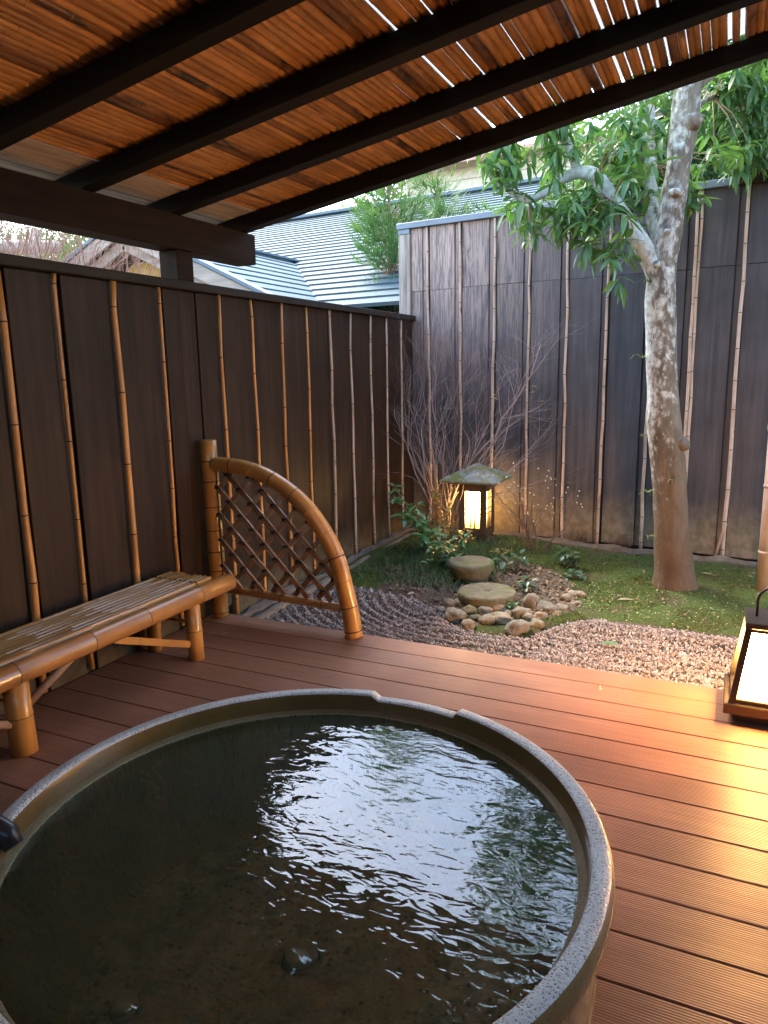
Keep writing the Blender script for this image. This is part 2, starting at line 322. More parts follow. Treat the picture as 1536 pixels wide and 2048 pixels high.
# ------------------------------------------------------------------ mesh building
class MB:
    def __init__(s): s.v = []; s.f = []; s.m = []; s.sm = []
    def add(s, vs, fs, m=0, smooth=False):
        b = len(s.v); s.v += [tuple(x) for x in vs]; s.f += [tuple(i+b for i in f) for f in fs]; s.m += [m]*len(fs); s.sm += [smooth]*len(fs); return s
    def box(s, x0, x1, y0, y1, z0, z1, m=0, bev=0, T=None):
        if bev <= 0:
            V = [(x, y, z) for x in (x0, x1) for y in (y0, y1) for z in (z0, z1)]
            F = [(0, 1, 3, 2), (4, 6, 7, 5), (0, 4, 5, 1), (2, 3, 7, 6), (0, 2, 6, 4), (1, 5, 7, 3)]
        else:
            V = []; F = []; X = (x0, x1); Y = (y0, y1); Z = (z0, z1); idx = {}
            for i in (0, 1):
                for j in (0, 1):
                    for k in (0, 1):
                        for a in range(3):
                            p = [X[i], Y[j], Z[k]]; sg = (1-2*i, 1-2*j, 1-2*k)
                            for q in range(3):
                                if q != a: p[q] += sg[q]*bev
                            idx[(i, j, k, a)] = len(V); V.append(tuple(p))
            for k in (0, 1):  # faces: vertex with axis a lies on face of axis a
                F.append([idx[(k, a, b, 0)] for a, b in ((0, 0), (1, 0), (1, 1), (0, 1))])
                F.append([idx[(a, k, b, 1)] for a, b in ((0, 0), (1, 0), (1, 1), (0, 1))])
                F.append([idx[(a, b, k, 2)] for a, b in ((0, 0), (1, 0), (1, 1), (0, 1))])
            for p in (0, 1):
                for q in (0, 1):
                    F.append([idx[(p, q, 0, 0)], idx[(p, q, 1, 0)], idx[(p, q, 1, 1)], idx[(p, q, 0, 1)]])
                    F.append([idx[(p, 0, q, 0)], idx[(p, 1, q, 0)], idx[(p, 1, q, 2)], idx[(p, 0, q, 2)]])
                    F.append([idx[(0, p, q, 1)], idx[(1, p, q, 1)], idx[(1, p, q, 2)], idx[(0, p, q, 2)]])
                    for r_ in (0, 1): F.append([idx[(p, q, r_, a)] for a in range(3)])
            cx = Vector(((x0+x1)/2, (y0+y1)/2, (z0+z1)/2)); G = []
            for f in F:
                a, b, c = (Vector(V[i]) for i in f[:3]); n = (b-a).cross(c-a); ce = sum((Vector(V[i]) for i in f), Vector())/len(f)
                G.append(tuple(f) if n.dot(ce-cx) > 0 else tuple(reversed(f)))
            F = G
        if T is not None: V = [T @ Vector(p) for p in V]
        return s.add(V, F, m)
    def tube(s, path, rad, n=8, m=0, caps=True, smooth=True, half=None, mlist=None, up=None):
        P = [Vector(p) for p in path]; k = len(P)
        rad = rad if isinstance(rad, (list, tuple)) else [rad]*k
        V = []; prev = None
        for i in range(k):
            t = (P[min(i+1, k-1)]-P[max(i-1, 0)])
            t = t.normalized() if t.length > 1e-9 else Vector((0, 0, 1))
            if prev is None:
                a = Vector(up) if up else (Vector((0, 0, 1)) if abs(t.z) < .9 else Vector((1, 0, 0)))
                u = (a - t*a.dot(t)).normalized()
            else:
                u = prev - t*prev.dot(t); u = u.normalized() if u.length > 1e-6 else prev
            prev = u; w_ = t.cross(u); A = range(n) if half is None else range(n)
            for j in A:
                th = 2*math.pi*j/n if half is None else half[0]+(half[1]-half[0])*j/(n-1)
                V.append(P[i]+(u*math.cos(th)+w_*math.sin(th))*rad[i])
        b = len(s.v); s.v += [tuple(x) for x in V]; c_ = n if half is None else n-1
        for i in range(k-1):
            mi = m if mlist is None else mlist[i]
            for j in range(c_):
                j2 = (j+1) % n; s.f.append((b+i*n+j, b+i*n+j2, b+(i+1)*n+j2, b+(i+1)*n+j)); s.m.append(mi); s.sm.append(smooth)
        if caps:
            s.f.append(tuple(b+j for j in reversed(range(n)))); s.f.append(tuple(b+(k-1)*n+j for j in range(n))); s.m += [m, m]; s.sm += [False, False]
        return s
    def build(s, name, mats, parent=None, world=None, loc=None):
        me = bpy.data.meshes.new(name)
        me.from_pydata(s.v, [], s.f); mats = mats if isinstance(mats, (list, tuple)) else [mats]
        for mt in mats: me.materials.append(mt)
        if len(mats) > 1: me.polygons.foreach_set('material_index', s.m)
        me.polygons.foreach_set('use_smooth', s.sm); me.update()
        o = bpy.data.objects.new(name, me); COL.objects.link(o)
        if parent: o.parent = parent
        if loc: o.location = loc
        return o
def np_mesh(name, V, F, mat, smooth=False, parent=None):
    me = bpy.data.meshes.new(name); nv, (nf, k) = len(V), F.shape
    me.vertices.add(nv); me.vertices.foreach_set('co', V.astype(np.float32).ravel())
    me.loops.add(nf*k); me.loops.foreach_set('vertex_index', F.astype(np.int32).ravel())
    me.polygons.add(nf); me.polygons.foreach_set('loop_start', np.arange(0, nf*k, k, dtype=np.int32))
    me.polygons.foreach_set('use_smooth', np.full(nf, smooth)); me.update(calc_edges=True); me.validate()
    me.materials.append(mat); o = bpy.data.objects.new(name, me); COL.objects.link(o)
    if parent: o.parent = parent
    return o
def tag(o, label=None, cat=None, group=None, kind=None):
    if label: o['label'] = label
    if cat: o['category'] = cat
    if group: o['group'] = group
    if kind: o['kind'] = kind
    return o
def thing(name, label, cat, loc=(0, 0, 0), rz=0, group=None):
    o = bpy.data.objects.new(name, None); COL.objects.link(o); o.location = loc; o.rotation_euler = (0, 0, rz); o.empty_display_size = .1
    return tag(o, label, cat, group)
def inst(src, name, parent, loc=(0, 0, 0), rot=(0, 0, 0), scale=(1, 1, 1)):
    o = src.copy() if isinstance(src, bpy.types.Object) else bpy.data.objects.new(name, src)
    o.name = name; COL.objects.link(o); o.parent = parent; o.location = loc; o.rotation_euler = rot; o.scale = scale; return o

def culm(mb, path, r, node=.25, n=10, jitter=.15, bulge=1.10, start=None, r2=None, half=None, caps=True, dark=1, rn=rnd, up=None, wob=0, ringw=.003):
    """bamboo culm along a polyline: straight internodes, a swollen ring with a dark line at each node"""
    P = [Vector(p) for p in path]; L = [0]
    for i in range(1, len(P)): L.append(L[-1]+(P[i]-P[i-1]).length)
    T = L[-1]
    def at(t):
        t = max(0, min(T, t))
        for i in range(1, len(L)):
            if t <= L[i] or i == len(L)-1:
                return P[i-1].lerp(P[i], (t-L[i-1])/max(1e-9, L[i]-L[i-1]))
    ts = [0.0]; rr = [1.0]; ml = []; t = (start if start is not None else node*rn.uniform(.2, .9)); off = {0.0: (0, 0)}
    marks = []
    while t < T-.02:
        marks.append(t); t += node*rn.uniform(1-jitter, 1+jitter)
    pts = [(0.0, 1.0, 0)]
    for i in range(1, len(L)-1): pts.append((L[i], 1.0, 0))
    for q in marks:
        pts += [(q-.012, 1.0, 0), (q-ringw, bulge, 1), (q+ringw, bulge, 0), (q+.010, .985, 0)]
    pts.append((T, 1.0, 0)); pts.sort(key=lambda a: a[0])
    path2 = []; rad = []; wobs = {}
    for (t, k, _) in pts:
        p = at(t); rb = r if r2 is None else r+(r2-r)*t/T
        if wob:
            seg = sum(1 for q in marks if q < t); frac = 0
            if seg not in wobs: wobs[seg] = (rn.uniform(-wob, wob), rn.uniform(-wob, wob))
            if seg+1 not in wobs: wobs[seg+1] = (rn.uniform(-wob, wob), rn.uniform(-wob, wob))
            lo = marks[seg-1] if seg > 0 else 0; hi = marks[seg] if seg < len(marks) else T
            fr = (t-lo)/max(1e-6, hi-lo); a, b = wobs[seg], wobs[seg+1]
            p = p+Vector((a[0]*(1-fr)+b[0]*fr, a[1]*(1-fr)+b[1]*fr, 0))
        path2.append(p); rad.append(rb*k)
    ml = [dark if x[2] == 1 else 0 for x in pts[:-1]]
    mb.tube(path2, rad, n, 0, caps, True, half, ml, up); return mb

# ================================================================== GROUND
def gz(x, y):
    """garden surface height"""
    z = -.13
    mossy = smooth(moss_edge(x)-.06, moss_edge(x)+.12, y)
    z += .035*mossy + .06*mossy*math.exp(-((x+1.85)**2/.5+(y-5.9)**2/.8)) + .04*mossy*math.exp(-((x+.28)**2/.12+(y-5.45)**2/.12))
    z += mossy*.022*mnoise.noise(Vector((x*2.1, y*2.1, 0))) + mossy*.008*mnoise.noise(Vector((x*8, y*8, 1)))
    return z
def smooth(a, b, x):
    t = max(0, min(1, (x-a)/(b-a))); return t*t*(3-2*t)
EDGE = [(-3.2, 4.75), (-2.75, 4.72), (-2.3, 4.66), (-1.98, 4.60), (-1.72, 4.42), (-1.5, 4.16), (-1.3, 4.08), (-1.02, 4.12), (-.85, 4.5), (-.68, 4.64), (-.5, 4.60), (-.2, 4.62), (.15, 4.60), (1, 4.5), (4, 4.5)]
def moss_edge(x):
    for (a, b), (c, d) in zip(EDGE, EDGE[1:]):
        if x <= c:
            t = (x-a)/(c-a); return b+(d-b)*max(0, min(1, t))
    return 4.5
BA = R(-6.5)                                             # direction of the back fence
def back_y(x): return 6.8+(x+2.89)*math.tan(BA)
# wide ground sheet
g = MB(); N = 24
g.add([(-150, -60, -.35), (150, -60, -.35), (150, 200, -.35), (-150, 200, -.35)], [(0, 1, 2, 3)]); tag(g.build('ground', M['terrain']), kind='structure')
# garden bed heightfield
def bed(x0, x1, y0, y1, st, f):
    xs = np.arange(x0, x1+1e-6, st); ys = np.arange(y0, y1+1e-6, st); V = []; F = []
    for y in ys:
        for x in xs: V.append((x, y, f(x, y)))
    n = len(xs)
    for j in range(len(ys)-1):
        for i in range(n-1): F.append((j*n+i, j*n+i+1, (j+1)*n+i+1, (j+1)*n+i))
    return MB().add(V, F, 0, True)
b_ = bed(-2.9, 2.6, 3.4, 7.1, .05, gz)
mats = []
for f in b_.f:
    c = [b_.v[i] for i in f]; x = sum(p[0] for p in c)/4; y = sum(p[1] for p in c)/4
    soil = y < moss_edge(x)+.03 or (math.hypot((x+1.62)/.75, (y-4.95)/.72) < 1+.25*mnoise.noise(Vector((x*3, y*3, 5)))) or y > back_y(x)-.14
    mats.append(1 if soil else 0)
b_.m = mats
tag(b_.build('garden_bed', [M['moss'], M['soil']]), kind='structure')

# gravel chips (uncountable) ------------------------------------------------
t_ = (1+5**.5)/2
ICO_V = np.array([(-1, t_, 0), (1, t_, 0), (-1, -t_, 0), (1, -t_, 0), (0, -1, t_), (0, 1, t_), (0, -1, -t_), (0, 1, -t_), (t_, 0, -1), (t_, 0, 1), (-t_, 0, -1), (-t_, 0, 1)])/1.9
ICO_F = np.array([(0, 11, 5), (0, 5, 1), (0, 1, 7), (0, 7, 10), (0, 10, 11), (1, 5, 9), (5, 11, 4), (11, 10, 2), (10, 7, 6), (7, 1, 8), (3, 9, 4), (3, 4, 2), (3, 2, 6), (3, 6, 8), (3, 8, 9), (4, 9, 5), (2, 4, 11), (6, 2, 10), (8, 6, 7), (9, 8, 1)])
def rotm(n, g_):
    q = g_.normal(size=(n, 4)); q /= np.linalg.norm(q, axis=1)[:, None]; w_, x, y, z = q.T
    return np.stack([np.stack([1-2*(y*y+z*z), 2*(x*y-z*w_), 2*(x*z+y*w_)], -1), np.stack([2*(x*y+z*w_), 1-2*(x*x+z*z), 2*(y*z-x*w_)], -1), np.stack([2*(x*z-y*w_), 2*(y*z+x*w_), 1-2*(x*x+y*y)], -1)], 1)
pts = []
while len(pts) < 42000:
    x = rnd.uniform(-2.72, 2.0) if rnd.random() < .9 else rnd.uniform(-2.72, .4); y = rnd.uniform(3.45, 4.85)
    e = moss_edge(x)
    if y > e+.03*rnd.gauss(0, 1): continue
    rk = .013*math.sin(2*math.pi*(math.hypot(x+1.3, (y-4.9)*1.2)/.075))*smooth(1.25, .75, math.hypot(x+1.9, y-4.1)) if x < -.9 else .004*math.sin(y*60)
    ridge = .03*math.exp(-((y-e+.12)/.10)**2)
    pts.append((x, y, -.118+rk+ridge+rnd.uniform(-.006, .006)))
pts = np.array(pts); n = len(pts); Rm_ = rotm(n, nrg); s_ = nrg.uniform(.0038, .0080, (n, 1, 1))*np.stack([nrg.uniform(.8, 1.3, n), nrg.uniform(.7, 1.1, n), nrg.uniform(.5, .9, n)], -1)[:, None, :]
V = (ICO_V[None]*s_+nrg.uniform(-.0012, .0012, (n, 12, 3))) @ Rm_.transpose(0, 2, 1) + pts[:, None, :]
F = (ICO_F[None]+(np.arange(n)*12)[:, None, None]).reshape(-1, 3)
tag(np_mesh('gravel', V.reshape(-1, 3), F, M['gravel']), kind='stuff', label='raked pinkish grey gravel between the deck and the moss', cat='gravel')

# moss tufts: tiny blades
def blades(name, n, place, h, wd, mat, label, cat, lean=.7, kind='stuff'):
    P = []
    while len(P) < n:
        q = place()
        if q: P.append(q)
    P = np.array(P); n = len(P); a = nrg.uniform(0, 2*np.pi, n); L = nrg.uniform(h[0], h[1], n); le = nrg.uniform(0, lean, n); la = nrg.uniform(0, 2*np.pi, n)
    dx = np.stack([np.cos(a), np.sin(a), np.zeros(n)], -1)*(nrg.uniform(wd*.6, wd*1.4, n)/2)[:, None]
    tip = P+np.stack([np.cos(la)*np.sin(le)*L, np.sin(la)*np.sin(le)*L, np.cos(le)*L], -1)
    V = np.stack([P-dx, P+dx, tip], 1).reshape(-1, 3); F = np.arange(3*n).reshape(-1, 3)
    return tag(np_mesh(name, V, F, mat), label=label, cat=cat, kind=kind)
def soilspot(x, y): return math.hypot((x+1.62)/.75, (y-4.95)/.72) < 1+.25*mnoise.noise(Vector((x*3, y*3, 5)))
def moss_pt():
    x = rnd.uniform(-2.68, 1.6); y = rnd.uniform(4.1, 6.9)
    if y < moss_edge(x)+.02 or y > back_y(x)-.1: return None
    if soilspot(x, y) and rnd.random() < .8: return None
    if mnoise.noise(Vector((x*2.6, y*2.6, 8))) < -.05 and rnd.random() < .85: return None
    return (x, y, gz(x, y)-.001)
blades('moss_tufts', 70000, moss_pt, (.005, .014), .006, M['mossblade'], 'low green moss covering the garden bed', 'moss')
def clover_pt():
    x = rnd.gauss(-.45, .5); y = rnd.gauss(4.95, .28)
    if x < -1.2 or y < moss_edge(x)+.05: return None
    return (x, y, gz(x, y)+.008)
def discs(name, n, place, sz, mat, label, cat, tilt=.5, el=1.0):
    P = []
    while len(P) < n:
        q = place()
        if q: P.append(q)
    mb = MB()
    for p in P:
        s_ = rnd.uniform(*sz); T = Matrix.Translation(p) @ Matrix.Rotation(rnd.uniform(0, 6.3), 4, 'Z') @ Matrix.Rotation(rnd.uniform(-tilt, tilt), 4, 'X') @ Matrix.Rotation(rnd.uniform(-tilt, tilt), 4, 'Y')
        mb.add([T @ Vector(q) for q in ((-s_*el, 0, 0), (-s_*.4*el, -s_*.5, s_*.1), (s_*.5*el, -s_*.45, 0), (s_*el, 0, s_*.15), (s_*.5*el, s_*.45, 0), (-s_*.4*el, s_*.5, s_*.1))], [(0, 1, 2, 3, 4, 5)])
    return tag(mb.build(name, mat), label=label, cat=cat, kind='stuff')
discs('clover_specks', 520, clover_pt, (.004, .008), M['litter'], 'tiny pale green leaflets scattered over the moss before the tree', 'ground cover')
def lit_pt():
    x = rnd.uniform(-2.6, 1.2); y = rnd.uniform(4.3, 6.7)
    if y < moss_edge(x)+.05 or y > back_y(x)-.06: return None
    if not (soilspot(x, y) or rnd.random() < .06): return None
    return (x, y, gz(x, y)+rnd.uniform(.002, .014))
discs('leaf_litter', 1700, lit_pt, (.008, .02), M['brownlitter'], 'brown leaf litter on the bare soil round the round stones', 'leaf litter', .7, 1.3)

# ================================================================== DECK
TCX, TCY = -1.005, 1.513
deck = bpy.data.objects.new('deck', None); COL.objects.link(deck); tag(deck, kind='structure')
k = 0; y1 = 3.56
while y1 > -1.1:
    y0 = y1-.1755+.0042; mb = MB(); rH = .79
    ys = [y0+(y1-y0)*i/8 for i in range(9)]
    def piece(poly):     # poly: list of (xa, xb, y)
        V = []; n_ = len(poly)
        for (xa, xb, y) in poly: V += [(xa, y, -.004 if y in (poly[0][2], poly[-1][2]) else 0), (xb, y, -.004 if y in (poly[0][2], poly[-1][2]) else 0), (xa, y, -.03), (xb, y, -.03)]
        F = []
        for i in range(n_-1):
            a = 4*i; b = a+4; F += [(a, a+1, b+1, b), (a+2, b+2, b+3, a+3), (a, b, b+2, a+2), (a+1, a+3, b+3, b+1)]
        F += [(0, 2, 3, 1), (4*n_-4, 4*n_-3, 4*n_-1, 4*n_-2)]
        mb.add(V, F)
    X0, X1 = -2.885, 2.0
    prof = [y0, y0+.003]+ys[1:-1]+[y1-.003, y1]
    def cut(y):
        d = rH*rH-(y-TCY)**2; return math.sqrt(d) if d > 0 else None
    c_ = [cut(y) for y in prof]
    if all(q is None for q in c_): piece([(X0, X1, y) for y in prof])
    else:
        fill = [q if q is not None else 0.0 for q in c_]
        piece([(X0, TCX-q, y) for q, y in zip(fill, prof)]); piece([(TCX+q, X1, y) for q, y in zip(fill, prof)])
    mb.build('board', M['deck'], deck); y1 -= .1755
mb = MB(); mb.box(X0, X1, 3.50, 3.545, -.16, -.032); mb.build('fascia_joist', M['batten'], deck)
mb = MB()
for x in (-2.6, -2.0, .2, .9, 1.6): mb.box(x, x+.05, -1.1, 3.49, -.14, -.034)
mb.build('joist', M['batten'], deck)

# ================================================================== FENCES
def fence_board(mb, x0, x1, y0, y1, z0, z1, bev=.003): mb.box(x0, x1, y0, y1, z0, z1, 0, bev)
def fence(name, label, loc, rz, poles, length, zb, zt, mboard, mpole, mirror, seam=None, rads=None, foot=None, posts=()):
    """local x runs along the fence, -y (mirror=-1) or +y faces the garden"""
    t = thing(name, label, 'fence', loc, rz); f = mirror
    def yb(a, b): return (min(a*f, b*f), max(a*f, b*f))
    mb = MB(); a, b = yb(-.06, -.022); mb.box(-.02, length, a, b, zb(0)-.1, zt); mb.build('backing', M['batten'], t)
    pr = sorted(poles)
    for i, px in enumerate(pr):
        nx = pr[i+1] if i+1 < len(pr) else length+.04
        z0 = zb(px)
        # narrow recessed batten beside the pole, then the wide board up to the next pole
        a, b = yb(-.021, -.010); mb = MB(); mb.box(px-.012, px+.048, a, b, z0, zt-.001, 0, .002); mb.build('batten', M['batten'] if f > 0 else mboard, t)
        a, b = yb(-.021, .004); x0, x1 = px+.052, nx-.018
        if px < 0: x0 = px+.05
        segs = [(z0, zt-.001)] if not seam else [(z0, seam-.002), (seam+.002, zt-.001)]
        for (s0, s1) in segs:
            mb = MB(); tw = rnd.uniform(-.002, .002); mb.box(x0, x1, a, b+f*0, s0, s1, 0, .003); o = mb.build('board', mboard, t); o.location.y = tw
        # pole
        if px <= -.001: continue
        r = rads[i % len(rads)] if rads else rnd.uniform(.011, .0165)
        mb = MB(); yy = (.004+r*.9)*f
        culm(mb, [(px, yy, z0-.02), (px, yy, zt-.004)], r*1.08, .36, 10, .25, 1.12, None, r*.8, wob=.006); mb.build('bamboo_pole', [mpole(px), M['node']], t)
    return t
# left fence: local x = world y, facing +x  -> rotate +90deg: local x->world y, local y->world -x, so facing is -y local => mirror -1... use f=-1
LP = [-1.57+.345*i for i in range(11)]
lp_world = [-.87, -.52, -.18, .17, .51, .86, 1.2, 1.55, 1.89, 2.235, 2.53, 2.88, 3.22, 3.735, 4.08, 4.425, 4.77, 5.12, 5.466, 5.838, 6.166, 6.50]
OY = -1.2
lf = thing('wooden_fence', 'dark stained board fence on the left with orange bamboo poles, behind the bench', 'fence', (-2.89, OY, 0))
def lb(y0, y1, x0, x1, z0, z1, bev=.003): return MB().box(x0, x1, y0-OY, y1-OY, z0, z1, 0, bev)
MB().box(-.06, -.022, 0, 6.83-OY, -.25, 1.97).build('backing', M['batten'], lf)
rads = [.016, .016, .016, .016, .016, .016, .016, .016, .016, .0185, .0125, .0185, .0125, .0145, .0125, .0145, .0115, .0135, .012, .0125, .011, .0115]
for i, py in enumerate(lp_world):
    ny = lp_world[i+1] if i+1 < len(lp_world) else 6.83
    zb_ = 0.0015 if py < 3.4 else -.10+rnd.uniform(-.01, .012)
    lb(py-.012, py+.040, -.021, -.012, zb_, 1.968, .001).build('batten', M['batten'], lf)
    y0, y1_ = py+.046, ny-.016
    parts = [(y0, y1_)] if abs(py-3.22) > .01 else [(y0, 3.395), (3.40, 3.54-.0), (3.545, y1_)]
    for j, (a, b) in enumerate(parts):
        if j == 2 and b-a < .05: continue
        o = lb(a, b, -.021, .004+(-.004 if j == 1 else 0), zb_, 1.968).build('board', M['fence_l'], lf); o.location.x = rnd.uniform(-.002, .002)
    r = rads[i]; xx = .005+r*.9
    mb = MB(); z0 = zb_+.02 if py < 3.4 else zb_-.0
    culm(mb, [(xx, py-OY+rnd.uniform(-.008, .008), z0), (xx, py-OY, 1.966)], r*1.02, .36, 10, .25, 1.06, None, r*.82, wob=.005)
    mb.build('bamboo_pole', [M['bam_f'] if py < 4.9 else M['bam_g'], M['node']], lf)
MB().box(-.10, .045, 0, 6.80-OY, 1.97, 2.018, 0, .004).build('cap_rail', M['cap'], lf)
# back fence
bf = thing('wooden_fence', 'tall weathered grey brown board fence along the back of the garden behind the tree', 'fence', (-2.89, 6.8, 0), BA)
bs = [.19, .532, .88, 1.214, 1.555, 1.915, 2.275, 2.58, 2.935, 3.28, 3.62, 3.97, 4.31]
MB().box(-.03, 4.9, .022, .07, -.3, 2.82).build('backing', M['batten'], bf)
MB().box(-.125, -.002, -.03, .09, 1.6, 2.78, 0, .004).build('end_post', M['postw'], bf)
MB().box(-.126, 0.0, -.034, .094, 2.781, 2.826, 0, .003).build('post_cap', M['capx'], bf)
def bboard(s0, s1, z0, z1, yf=-.004, mt='fence_b', nm='board'):
    o = MB().box(s0, s1, yf, .021, z0, z1, 0, .003).build(nm, M[mt], bf); o.location.y = rnd.uniform(-.003, .003); return o
bboard(0.004, .125, -.06, 2.2445); bboard(.004, .125, 2.246, 2.826)
for i, s0 in enumerate(bs):
    s1 = bs[i+1] if i+1 < len(bs) else 4.9; zb_ = -.055+rnd.uniform(-.012, .012)
    if i == 0: bboard(.130, .177, zb_, 2.243, .004); bboard(.130, .177, 2.247, 2.826, .004)
    for (za, zb2) in ((zb_, 2.2445+.004*math.sin(i)), (2.2460+.004*math.sin(i), 2.826)):
        e = s1-.06 if i+1 < len(bs) else s1-.004
        bboard(s0+.016, e-.004, za, zb2)
        if i+1 < len(bs): bboard(e+.001, s1-.014, za, zb2, .006)
    r = rnd.uniform(.0125, .0155) if i != 8 else .0165; mb = MB()
    culm(mb, [(s0+rnd.uniform(-.02, .02), -.006-r*.9, zb_-.04), (s0, -.006-r*.9, 2.822)], r*1.0, .25, 10, .3, 1.09, None, r*.74, wob=.007)
    if i == 8: mb.tube([(s0+.01, -.02, .22), (s0-.02, -.03, .10), (s0-.055, -.03, -.06)], [.010, .011, .010], 8)
    if i == 7: culm(mb, [(s0+.03, -.004-r*.8, zb_), (s0+.03, -.004-r*.8, 2.82)], r*.8, .26, 8, .25, 1.14, None, r*.7, wob=.006)
    mb.build('bamboo_pole', [M['bam_g'], M['node']], bf)
MB().box(-.135, 2.86, -.045, .10, 2.828, 2.882, 0, .003).build('cap_rail', M['capx'], bf)
MB().box(2.865, 4.92, -.075, .10, 2.820, 2.90, 0, .004).build('cap_rail', M['cap'], bf)
# crumbling mortar foot of the back fence and stone foot of the left one
def rough_strip(name, p0, p1, wdt, h, mat, label, cat, n=60, amp=.012, zf=None):
    mb = MB(); p0 = Vector(p0); p1 = Vector(p1); d = (p1-p0); u = d.normalized(); nn = Vector((-u.y, u.x, 0)); V = []; pr = [(-wdt/2, -h), (-wdt/2, -.2*h), (-wdt*.38, 0), (wdt*.38, 0), (wdt/2, -.2*h), (wdt/2, -h)]
    for i in range(n+1):
        c = p0+d*i/n
        for (a, b) in pr: V.append(c+nn*(a+amp*mnoise.noise(c*9+Vector((a*20, 0, 0))))+Vector((0, 0, b+(amp*1.3*mnoise.noise(c*7+Vector((0, a*30, 3))) if b > -h*.5 else 0))))
    F = [(i*6+j, i*6+j+1, (i+1)*6+j+1, (i+1)*6+j) for i in range(n) for j in range(5)]+[(0, 1, 2, 3, 4, 5), tuple(n*6+j for j in range(5, -1, -1))]
    mb.add(V, F, 0, False); return tag(mb.build(name, mat), label, cat)
ca, sa = math.cos(BA), math.sin(BA)
rough_strip('mortar_footing', (-2.87, 6.745, -.045), (-2.89+4.8*ca, 6.745+4.8*sa, -.075), .075, .12, M['mud'], 'cracked mortar strip along the foot of the back fence', 'footing', 110, .02)
rough_strip('stone_footing', (-2.835, 3.64, -.075), (-2.845, 6.72, -.055), .07, .12, M['mud'], 'rough brown stone ledge along the foot of the left fence', 'footing', 80, .022)
rough_strip('concrete_kerb', (-2.735, 3.60, -.085), (-2.75, 6.55, -.075), .055, .10, M['kerb'], 'low concrete kerb between the left fence and the moss', 'kerb', 70, .006)

# ================================================================== CANOPY
canopy = thing('veranda_roof', 'dark raftered veranda roof lined with split bamboo over the bath', 'roof', (-2.89, 0, 2.38))
SL = .17; ang = math.atan(SL); Xw = 5.6
Tc = Matrix.Rotation(-ang, 4, 'Y')                       # local x runs up the slope
Lr = Xw/math.cos(ang)
for yf in (-1.0, -.37, .256, .883, 1.51, 2.14, 2.757, 3.383, 4.018):
    mb = MB(); mb.box(-.45, Lr, yf, yf+.086, .0, .085, 0, .003, Tc); mb.build('rafter', M['rafter'], canopy)
mb = MB(); mb.box(-.13, .02, -1.2, 4.16, -.19, -.003, 0, .004); mb.build('beam', M['beam'], canopy)
for y in (3.40, .9, -1.1):
    MB().box(-.12, .008, y, y+.14, -.362, -.192, 0, .003).build('post', M['beam'], canopy)
# ceiling culms lie across the rafters, half-round face down
protos = []
for v in range(14):
    r = rnd.uniform(.0150, .0205); mb = MB(); tp = rnd.uniform(-.003, .003)
    culm(mb, [(0, -1.15, 0), (0, 4.14, 0)], r, .38, 7, .3, 1.05, rnd.uniform(.03, .38), r+tp, (R(95), R(265)), False, 1, rnd, (0, 0, 1), 0, .0022)
    me = mb.build('proto', [M['ceil'], M['cnode']]); protos.append((me.data, r, r+tp)); bpy.data.objects.remove(me)
protd = []
for v in range(5):
    r = rnd.uniform(.021, .026); mb = MB(); culm(mb, [(0, -1.15, 0), (0, 4.14, 0)], r, .36, 7, .25, 1.05, rnd.uniform(.03, .3), r, (R(95), R(265)), False, 1, rnd, (0, 0, 1), 0)
    me = mb.build('proto', [M['ceild'], M['cnode']]); protd.append((me.data, r, r)); bpy.data.objects.remove(me)
u = .13; cnt = 0
while u < Lr-.02:
    dark = (cnt % 9 in (4,)) or (cnt % 27 == 14)
    me, ra, rb = rnd.choice(protd if dark else protos); wd = max(ra, rb)
    yaw = rnd.gauss(0, .0006) if u < 1.6 else rnd.gauss(0, .0016)
    z = .087+wd*.98
    o = bpy.data.objects.new('bamboo_culm', me); COL.objects.link(o); o.parent = canopy
    o.matrix_local = Tc @ Matrix.Translation((u+wd, 0, z+rnd.uniform(0, .002))) @ Matrix.Rotation(yaw, 4, 'Z')
    gap = rnd.choice((-.003, -.003, -.002, -.001, .0, .0018)) if u < 1.5 else (rnd.choice((-.003, -.003, -.001, .002, .004)) if u < 2.4 else rnd.choice((-.003, -.001, .001, .003, .004, .006, .008)))
    u += 2*wd+gap-.002; cnt += 1
for i in range(5):
    mb = MB(); mb.box(-.26+.078*i, -.186+.078*i, -1.15, 4.14, .09, .11, 0, .002, Tc); mb.build('eave_lath', M['lathgrey'], canopy)
# corrugated translucent sheet above
mb = MB(); V = []; F = []; ny = 5*170
for i in range(ny+1):
    y = -1.2+5.4*i/ny; z = .175+.008*math.cos(2*math.pi*i/5)
    for x in (-.5, Lr+.05): V.append(Tc @ Vector((x, y, z)))
F = [(2*i, 2*i+1, 2*i+3, 2*i+2) for i in range(ny)]
mb.add(V, F, 0, True); mb.build('corrugated_sheet', M['sheet'], canopy)
mb = MB()
for i in range(9): mb.box(.3+i*.62, .34+i*.62, -1.15, 4.14, .150, .166, 0, 0, Tc)
mb.build('purlin', M['lathgrey'], canopy)
# unseen house wall behind the viewer, added to block sky light
hw = thing('blocker_wall', 'unseen dark timber wall behind the bath, added to block sky light', 'wall', (0, -1.25, 0))
for i in range(18): MB().box(-2.9+i*.29, -2.615+i*.29, -.03, 0, 0, 2.36+.0, 0, .003).build('board', M['blockerwall'], hw)
MB().box(-2.95, 2.35, -.08, -.031, -.1, 2.36).build('backing', M['batten'], hw)
hr = thing('blocker_wall', 'unseen dark timber wall right of the veranda, added to cut sky light', 'wall', (2.05, -1.2, 0))  # unseen side wall, added to keep sky light off the left fence
for i in range(15): MB().box(0, .03, .002+i*.30, .297+i*.30, 0, 3.10, 0, .003).build('board', M['blockerwall'], hr)
MB().box(.031, .08, 0, 4.5, -.1, 3.10).build('backing', M['batten'], hr)

